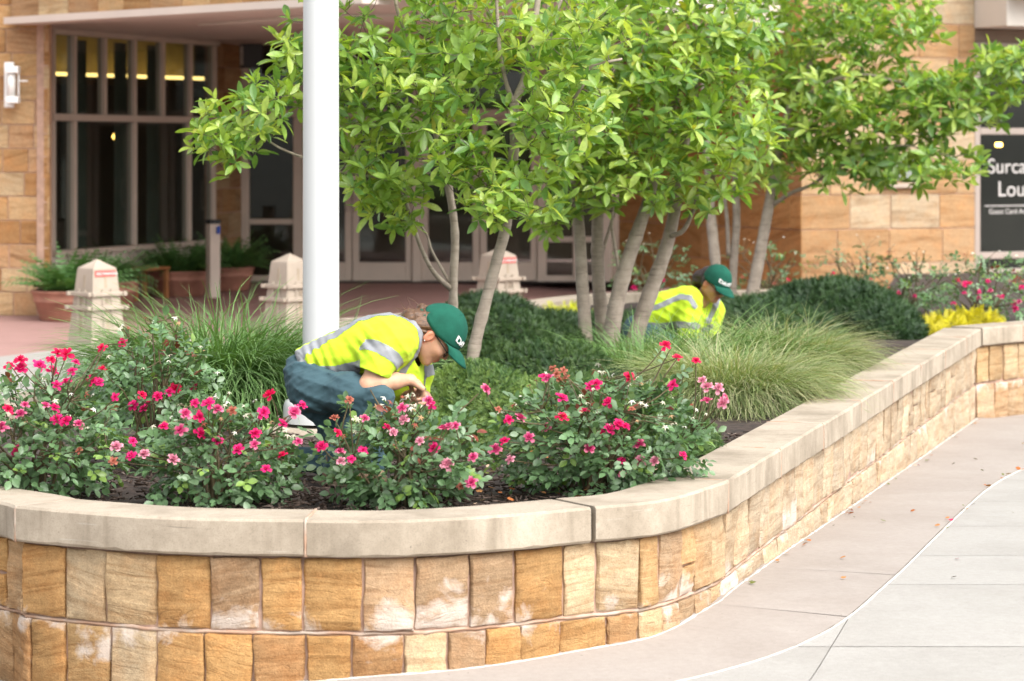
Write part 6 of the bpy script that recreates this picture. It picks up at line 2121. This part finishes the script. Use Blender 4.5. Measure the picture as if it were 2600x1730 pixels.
# shirt
lo, hi = bbox([w_(735, 785, -.34), w_(1110, 1055, .28)], .02)
fd = Field(lo, hi, .0045)
for sg in (-1, 1):
    fd.chain([w_(758, 936, sg * .055), w_(800, 921, sg * .060), w_(862, 899, sg * .07), w_(938, 876, sg * .08), w_(992, 866, sg * .09), w_(1030, 852, sg * .055)], [.068, .070, .076, .100, .096, .066], .06)
fd.chain([w_(990, 868, -.10), w_(988, 872, -.155), w_(958, 925, -.205), w_(938, 962, -.225)], [.085, .074, .062, .060], .05)
fd.chain([w_(1020, 868, .10), w_(1045, 882, .15), w_(1058, 950, .175), w_(1057, 1012, .165)], [.08, .075, .058, .055], .05)
fd.chain([w_(1000, 890, 0), w_(1020, 950, .04), w_(1040, 1000, .08)], [.10, .075, .05], .06)
fd.chain([w_(960, 905, -.03), w_(985, 965, 0), w_(1010, 1000, .05)], [.09, .06, .035], .06)
G = fd.grid()
near = np.abs(fd.d) < .03
g = G[near]
wr = .006 * ridge(g, 6.0, 21, (.8, .8, 1.5)) + .003 * ridge(g, 17.0, 23, (1.2, .8, 1.0)) - .005
wr += folds(g, (.75, .2, .62), 46, .007, 50) + folds(g, (-.3, .3, .9), 70, .003, 54)
arm = np.exp(-np.linalg.norm(g - w_(945, 890, -.16), axis=1) ** 2 / .006)
wr += arm * .008 * np.sin((g @ unit((.8, .1, .6))) * 150)
wst = np.exp(-np.linalg.norm(g - w_(800, 925, -.12), axis=1) ** 2 / .008)
wr += wst * .006 * np.sin((g @ unit((1, 0, .4))) * 170)
fd.d[near] -= wr.astype(np.float32)
# openings: hem, cuffs, neck
def halfcut(c, nrm, rad):
    far = ((G - c) @ unit(nrm))
    loc = np.linalg.norm(G - c, axis=-1) < rad
    fd.d = np.where(loc, np.maximum(fd.d, far), fd.d).astype(np.float32)
inner_ = fd.d + .012
halfcut(w_(768, 925, 0), (-.82, 0, -.55 + .2), .30)
halfcut(w_(946, 947, -.22), (-.38, -.12, -.9), .10)
halfcut(w_(1057, 1005, .165), (.05, 0, -1), .11)
fd.d = np.maximum(fd.d, -inner_)
fd.cap(w_(1040, 838), w_(1092, 895), .064, .074, .008, True)
V, Q = fd.mesh()
shirt = obj_np('shirt', V - base, Q, M['hivis'], pw, True)
N_ = vnormals(V, Q)
PXv = 1300 + F * V[:, 0] / V[:, 1]; PYv = YH - F * (V[:, 2] - HC) / V[:, 1]
lat = V[:, 1] - YW
outer = np.ones(len(V), bool)
axis_pts = np.array([w_(x, y) for x, y in ((758, 936), (862, 899), (938, 876), (992, 866), (1030, 852))])
ctr = np.array([axis_pts[np.argmin(np.linalg.norm(axis_pts - p, axis=1))] for p in V])
torso_out = np.einsum('ij,ij->i', N_, V - ctr) > 0
def seg_dist(poly):
    d_ = np.full(len(V), 1e9)
    for (x0, y0), (x1, y1) in zip(poly[:-1], poly[1:]):
        bx, by = x1 - x0, y1 - y0
        t = np.clip(((PXv - x0) * bx + (PYv - y0) * by) / (bx * bx + by * by), 0, 1)
        d_ = np.minimum(d_, np.hypot(PXv - x0 - t * bx, PYv - y0 - t * by))
    return d_
near_side = lat < -.02
tors = ~((lat < -.12) & (PYv > 855) & (PXv > 915) & (PXv < 1015))
back_band = (np.abs(np.abs(lat) - .108) < .026) & torso_out & tors & (N_[:, 2] > -.1) & (PXv < 1012)
front_band = (np.abs(np.abs(lat) - .088) < .022) & torso_out & (PXv >= 1008) & (N_[:, 0] > 0)
waist = (seg_dist(((752, 908), (772, 934), (800, 944), (850, 943), (905, 932), (935, 922))) < 15) & torso_out & tors & near_side
A0, A1 = w_(988, 872, -.155), w_(938, 962, -.225)
ad = unit(A1 - A0); tt = (V - A0) @ ad
rad_ = np.linalg.norm(V - A0 - tt[:, None] * ad, axis=1)
slv = (tt > .040) & (tt < .090) & (rad_ < .095) & (rad_ > .045) & (lat < -.10)
B0, B1 = w_(1045, 882, .15), w_(1057, 1012, .165)
bd = unit(B1 - B0); tb = (V - B0) @ bd
slv2 = (tb > .075) & (tb < .125) & (np.linalg.norm(V - B0 - tb[:, None] * bd, axis=1) < .09) & (np.linalg.norm(V - B0 - tb[:, None] * bd, axis=1) > .045) & (lat > .09)
for msk in (back_band, front_band, waist, slv, slv2):
    stripe_part(V, Q, N_, msk, .0022, M['tape'], shirt, base)
del fd, G
cap_hat(pw, base, H, f, u, s)
glasses(pw, base, H, f, u, s, M['black'])
# hair under the cap and the loose tail pulled through its back
fd = Field(H - .20, H + .16, .005)
R = np.array((f, s, u))
at = lambda a, b, c: H + f * a + s * b + u * c
fd.ell(at(-.018, 0, .030), R, (.099, .081, .098), .01)
fd.cap(at(-.085, 0, .03), at(-.118, .0, .035), .022, .02, .02)
G = fd.grid(); q = (G - H)
a_, b2, c2 = q @ f, q @ s, q @ u
keepf = (a_ + .018) + np.maximum(0, c2 - .035) * -.9                                  # nothing before the ears
fd.d = np.maximum(fd.d, (np.where(c2 < .03, a_ + .030 + (c2 < -.02) * .012, a_ - .035)).astype(np.float32))
fd.d = np.maximum(fd.d, (-(c2 + .062)).astype(np.float32))
for p0, r0 in ((w_(1062, 804, -.04), .036), (w_(1042, 802, -.05), .036), (w_(1042, 818, -.06), .033), (w_(1062, 828, -.065), .030), (w_(1078, 822, -.05), .030)):
    fd.ell(p0, np.eye(3), (r0, r0 * .9, r0 * .8), .02)
near = np.abs(fd.d) < .02
fd.d[near] -= (.004 * np.sin(fbm(G[near], 14.0, 3) * 9)).astype(np.float32)
V, Q = fd.mesh()
hr = obj_np('hair', V - base, Q, M['hair'], pw, True)
rr = np.random.default_rng(8)
st = MB()
for i in range(150):
    a0 = w_(1085, 806, rr.normal(0, .02)) + rr.normal(0, .008, 3)
    b0 = w_(1056, 808, rr.normal(0, .03)) + rr.normal(0, .02, 3)
    c0 = b0 + np.array((rr.normal(-.018, .03), rr.normal(0, .025), rr.normal(.0, .028)))
    st.tube(crom(np.array((a0, b0, c0)), 4) - base, np.linspace(.0013, .0005, 9), 4, False)
for i in range(30):                                                                  # nape and fly-aways
    a0 = w_(1078, 826, rr.uniform(-.06, .03)) + rr.normal(0, .006, 3)
    st.tube(crom(np.array((a0, a0 + np.array((-.01, 0, .02)) + rr.normal(0, .008, 3), a0 + np.array((-.03, 0, .035)) + rr.normal(0, .018, 3))), 4) - base, np.linspace(.0011, .0004, 9), 4, False)
so = st.build('loose_strands', M['hair'], hr, True); so['kind'] = 'stuff'
b = MB(); b.lathe([(.0003, -.003), (.0025, -.0015), (.0025, .0015), (.0003, .003)], tuple(at(-.006, .086, -.022) - base), 8); b.build('earring', M['pole'], pw, True)
# the rose being dead-headed, held in the fingers, belongs to the bush; its stem reaches the hand

# ---------------- far worker, bending behind the stems
Y2 = 18.7
def v_(px, py, dd=0.0): return P(px, py, Y2 + dd)
base2 = np.array((v_(1650, 900)[0], Y2, ZS))
p2 = empty('person', tuple(base2))
tag(p2, 'person in yellow shirt and green cap bending among grasses behind the thick tree stems', 'person', 'grounds workers')
H2 = v_(1811, 727, -.12)
f2 = unit((.50, -.60, -.60)); u2 = np.array((.42, -.25, .87)); u2 = unit(u2 - f2 * (u2 @ f2)); s2 = np.cross(f2, u2)
lo, hi = bbox([v_(1590, 660, -.45), v_(1880, 900, .35)], .03)
lo[2] = ZS - .02
fd = Field(lo, hi, .007)
fd.chain([v_(1630, 845), v_(1690, 795), v_(1750, 775), v_(1782, 760, -.06)], [.11, .10, .10, .05], .05)
fd.chain([v_(1782, 760, -.06), H2 - u2 * .03 - f2 * .02], [.052, .048], .03)
head(fd, H2, f2, u2, s2)
fd.chain([v_(1752, 775, -.18), v_(1745, 860, -.25), v_(1790, 890, -.32)], [.045, .04, .026], .03)
hand(fd, v_(1790, 890, -.32), v_(1806, 905, -.36), np.array((.6, .8, 0)), np.array((0, -.1, -1.0)))
fd.chain([v_(1812, 785, .05), v_(1800, 860, -.02), v_(1805, 893, -.18)], [.045, .04, .026], .03)
hand(fd, v_(1805, 893, -.18), v_(1808, 908, -.24), np.array((-.8, .5, 0)), np.array((0, -.1, -1.0)))
for sg in (-1, 1):
    kx = v_(1660, 905, sg * .2 - .1); ft = v_(1625, 925, sg * .12)
    fd.chain([v_(1630, 845, sg * .09), (v_(1690, 880, sg * .17 - .1)), np.array((ft[0], ft[1], ZS + .06))], [.08, .055, .04], .03)
V, Q = fd.mesh()
obj_np('body', V - base2, Q, M['skin'], p2, True, paint_skin(V, base2, H2, f2, u2, s2, (0.46, 0.24, 0.155)))
fd = Field(lo, hi, .008)
for sg in (-1, 1):
    fd.chain([v_(1622, 838, sg * .07), v_(1632, 850, sg * .09), v_(1690, 880, sg * .17 - .1), v_(1640, 905, sg * .12)], [.11, .115, .08, .065], .05)
    ft = v_(1625, 925, sg * .12)
    fd.cap(v_(1640, 900, sg * .12), np.array((ft[0], ft[1], ZS + .06)), .065, .055, .03)
V, Q = fd.mesh(); V[:, 2] = np.maximum(V[:, 2], ZS + .03)
obj_np('trousers', V - base2, Q, M['trousers'], p2, True)
for sg in (-1, 1):
    ft = v_(1625, 925, sg * .12)
    shoe(p2, base2, np.array((ft[0] - .04, ft[1], ZS + .02)), np.array((.8, -.5, 0)))
fd = Field(lo, hi, .0065)
for sg in (-1, 1):
    fd.chain([v_(1630, 822, sg * .08), v_(1692, 789, sg * .085), v_(1742, 772, sg * .10)], [.105, .118, .125], .06)
fd.chain([v_(1742, 772, -.10), v_(1752, 776, -.17), v_(1748, 820, -.23), v_(1747, 870, -.26)], [.105, .085, .072, .068], .05)
fd.chain([v_(1770, 775, 0), v_(1808, 787, .03), v_(1803, 830, -.02), v_(1795, 868, -.08)], [.11, .078, .066, .058], .05)
fd.chain([v_(1765, 780, -.08), v_(1785, 800, -.10), v_(1780, 840, -.08)], [.11, .085, .06], .06)
G = fd.grid(); near = np.abs(fd.d) < .03; g = G[near]
fd.d[near] -= (.007 * ridge(g, 7.0, 31, (1, .8, 1.3)) + .004 * ridge(g, 17.0, 33) - .006 + folds(g, (.6, .2, .8), 55, .010, 60)).astype(np.float32)
halfcut(v_(1632, 815), (-.8, 0, -.35), .30)
halfcut(v_(1747, 861, -.25), (0, -.05, -1), .13)
halfcut(v_(1795, 862, -.08), (-.1, -.1, -1), .12)
fd.cap(v_(1775, 742, -.05), v_(1808, 782, -.18), .066, .078, .01, True)
V, Q = fd.mesh()
sh2 = obj_np('shirt', V - base2, Q, M['hivis'], p2, True)
N_ = vnormals(V, Q)
PXv = 1300 + F * V[:, 0] / V[:, 1]; PYv = YH - F * (V[:, 2] - HC) / V[:, 1]
camside = N_[:, 1] < .25
for poly, wd in ((((1630, 787), (1665, 782), (1700, 766), (1728, 754), (1752, 757), (1764, 778)), 7.0), (((1632, 826), (1680, 829), (1722, 824), (1768, 828)), 9.0), (((1822, 762), (1812, 790), (1798, 815)), 7.0), (((1788, 838), (1805, 829)), 7.0)):
    stripe_part(V, Q, N_, (seg_dist(poly) < wd) & camside, .003, M['tape'], sh2, base2)
del fd, G
cap_hat(p2, base2, H2, f2, u2, s2)
glasses(p2, base2, H2, f2, u2, s2, M['black'])
fd = Field(H2 - .26, H2 + .2, .008)
R = np.array((f2, s2, u2)); at = lambda a, b, c: H2 + f2 * a + s2 * b + u2 * c
fd.ell(at(-.020, 0, .028), R, (.100, .083, .098), .01)
fd.chain([at(-.09, 0, .03), at(-.12, .02, -.03), v_(1768, 738, .02), v_(1772, 752, -.04)], [.055, .045, .035, .02], .03)
G = fd.grid(); q = G - H2
a_, c2 = q @ f2, q @ u2
fd.d = np.maximum(fd.d, np.where(c2 < .03, a_ + .028, a_ - .03).astype(np.float32))
near = np.abs(fd.d) < .02
fd.d[near] -= (.004 * np.sin(fbm(G[near], 14.0, 5) * 9)).astype(np.float32)
V, Q = fd.mesh()
obj_np('hair', V - base2, Q, M['hair2'], p2, True)
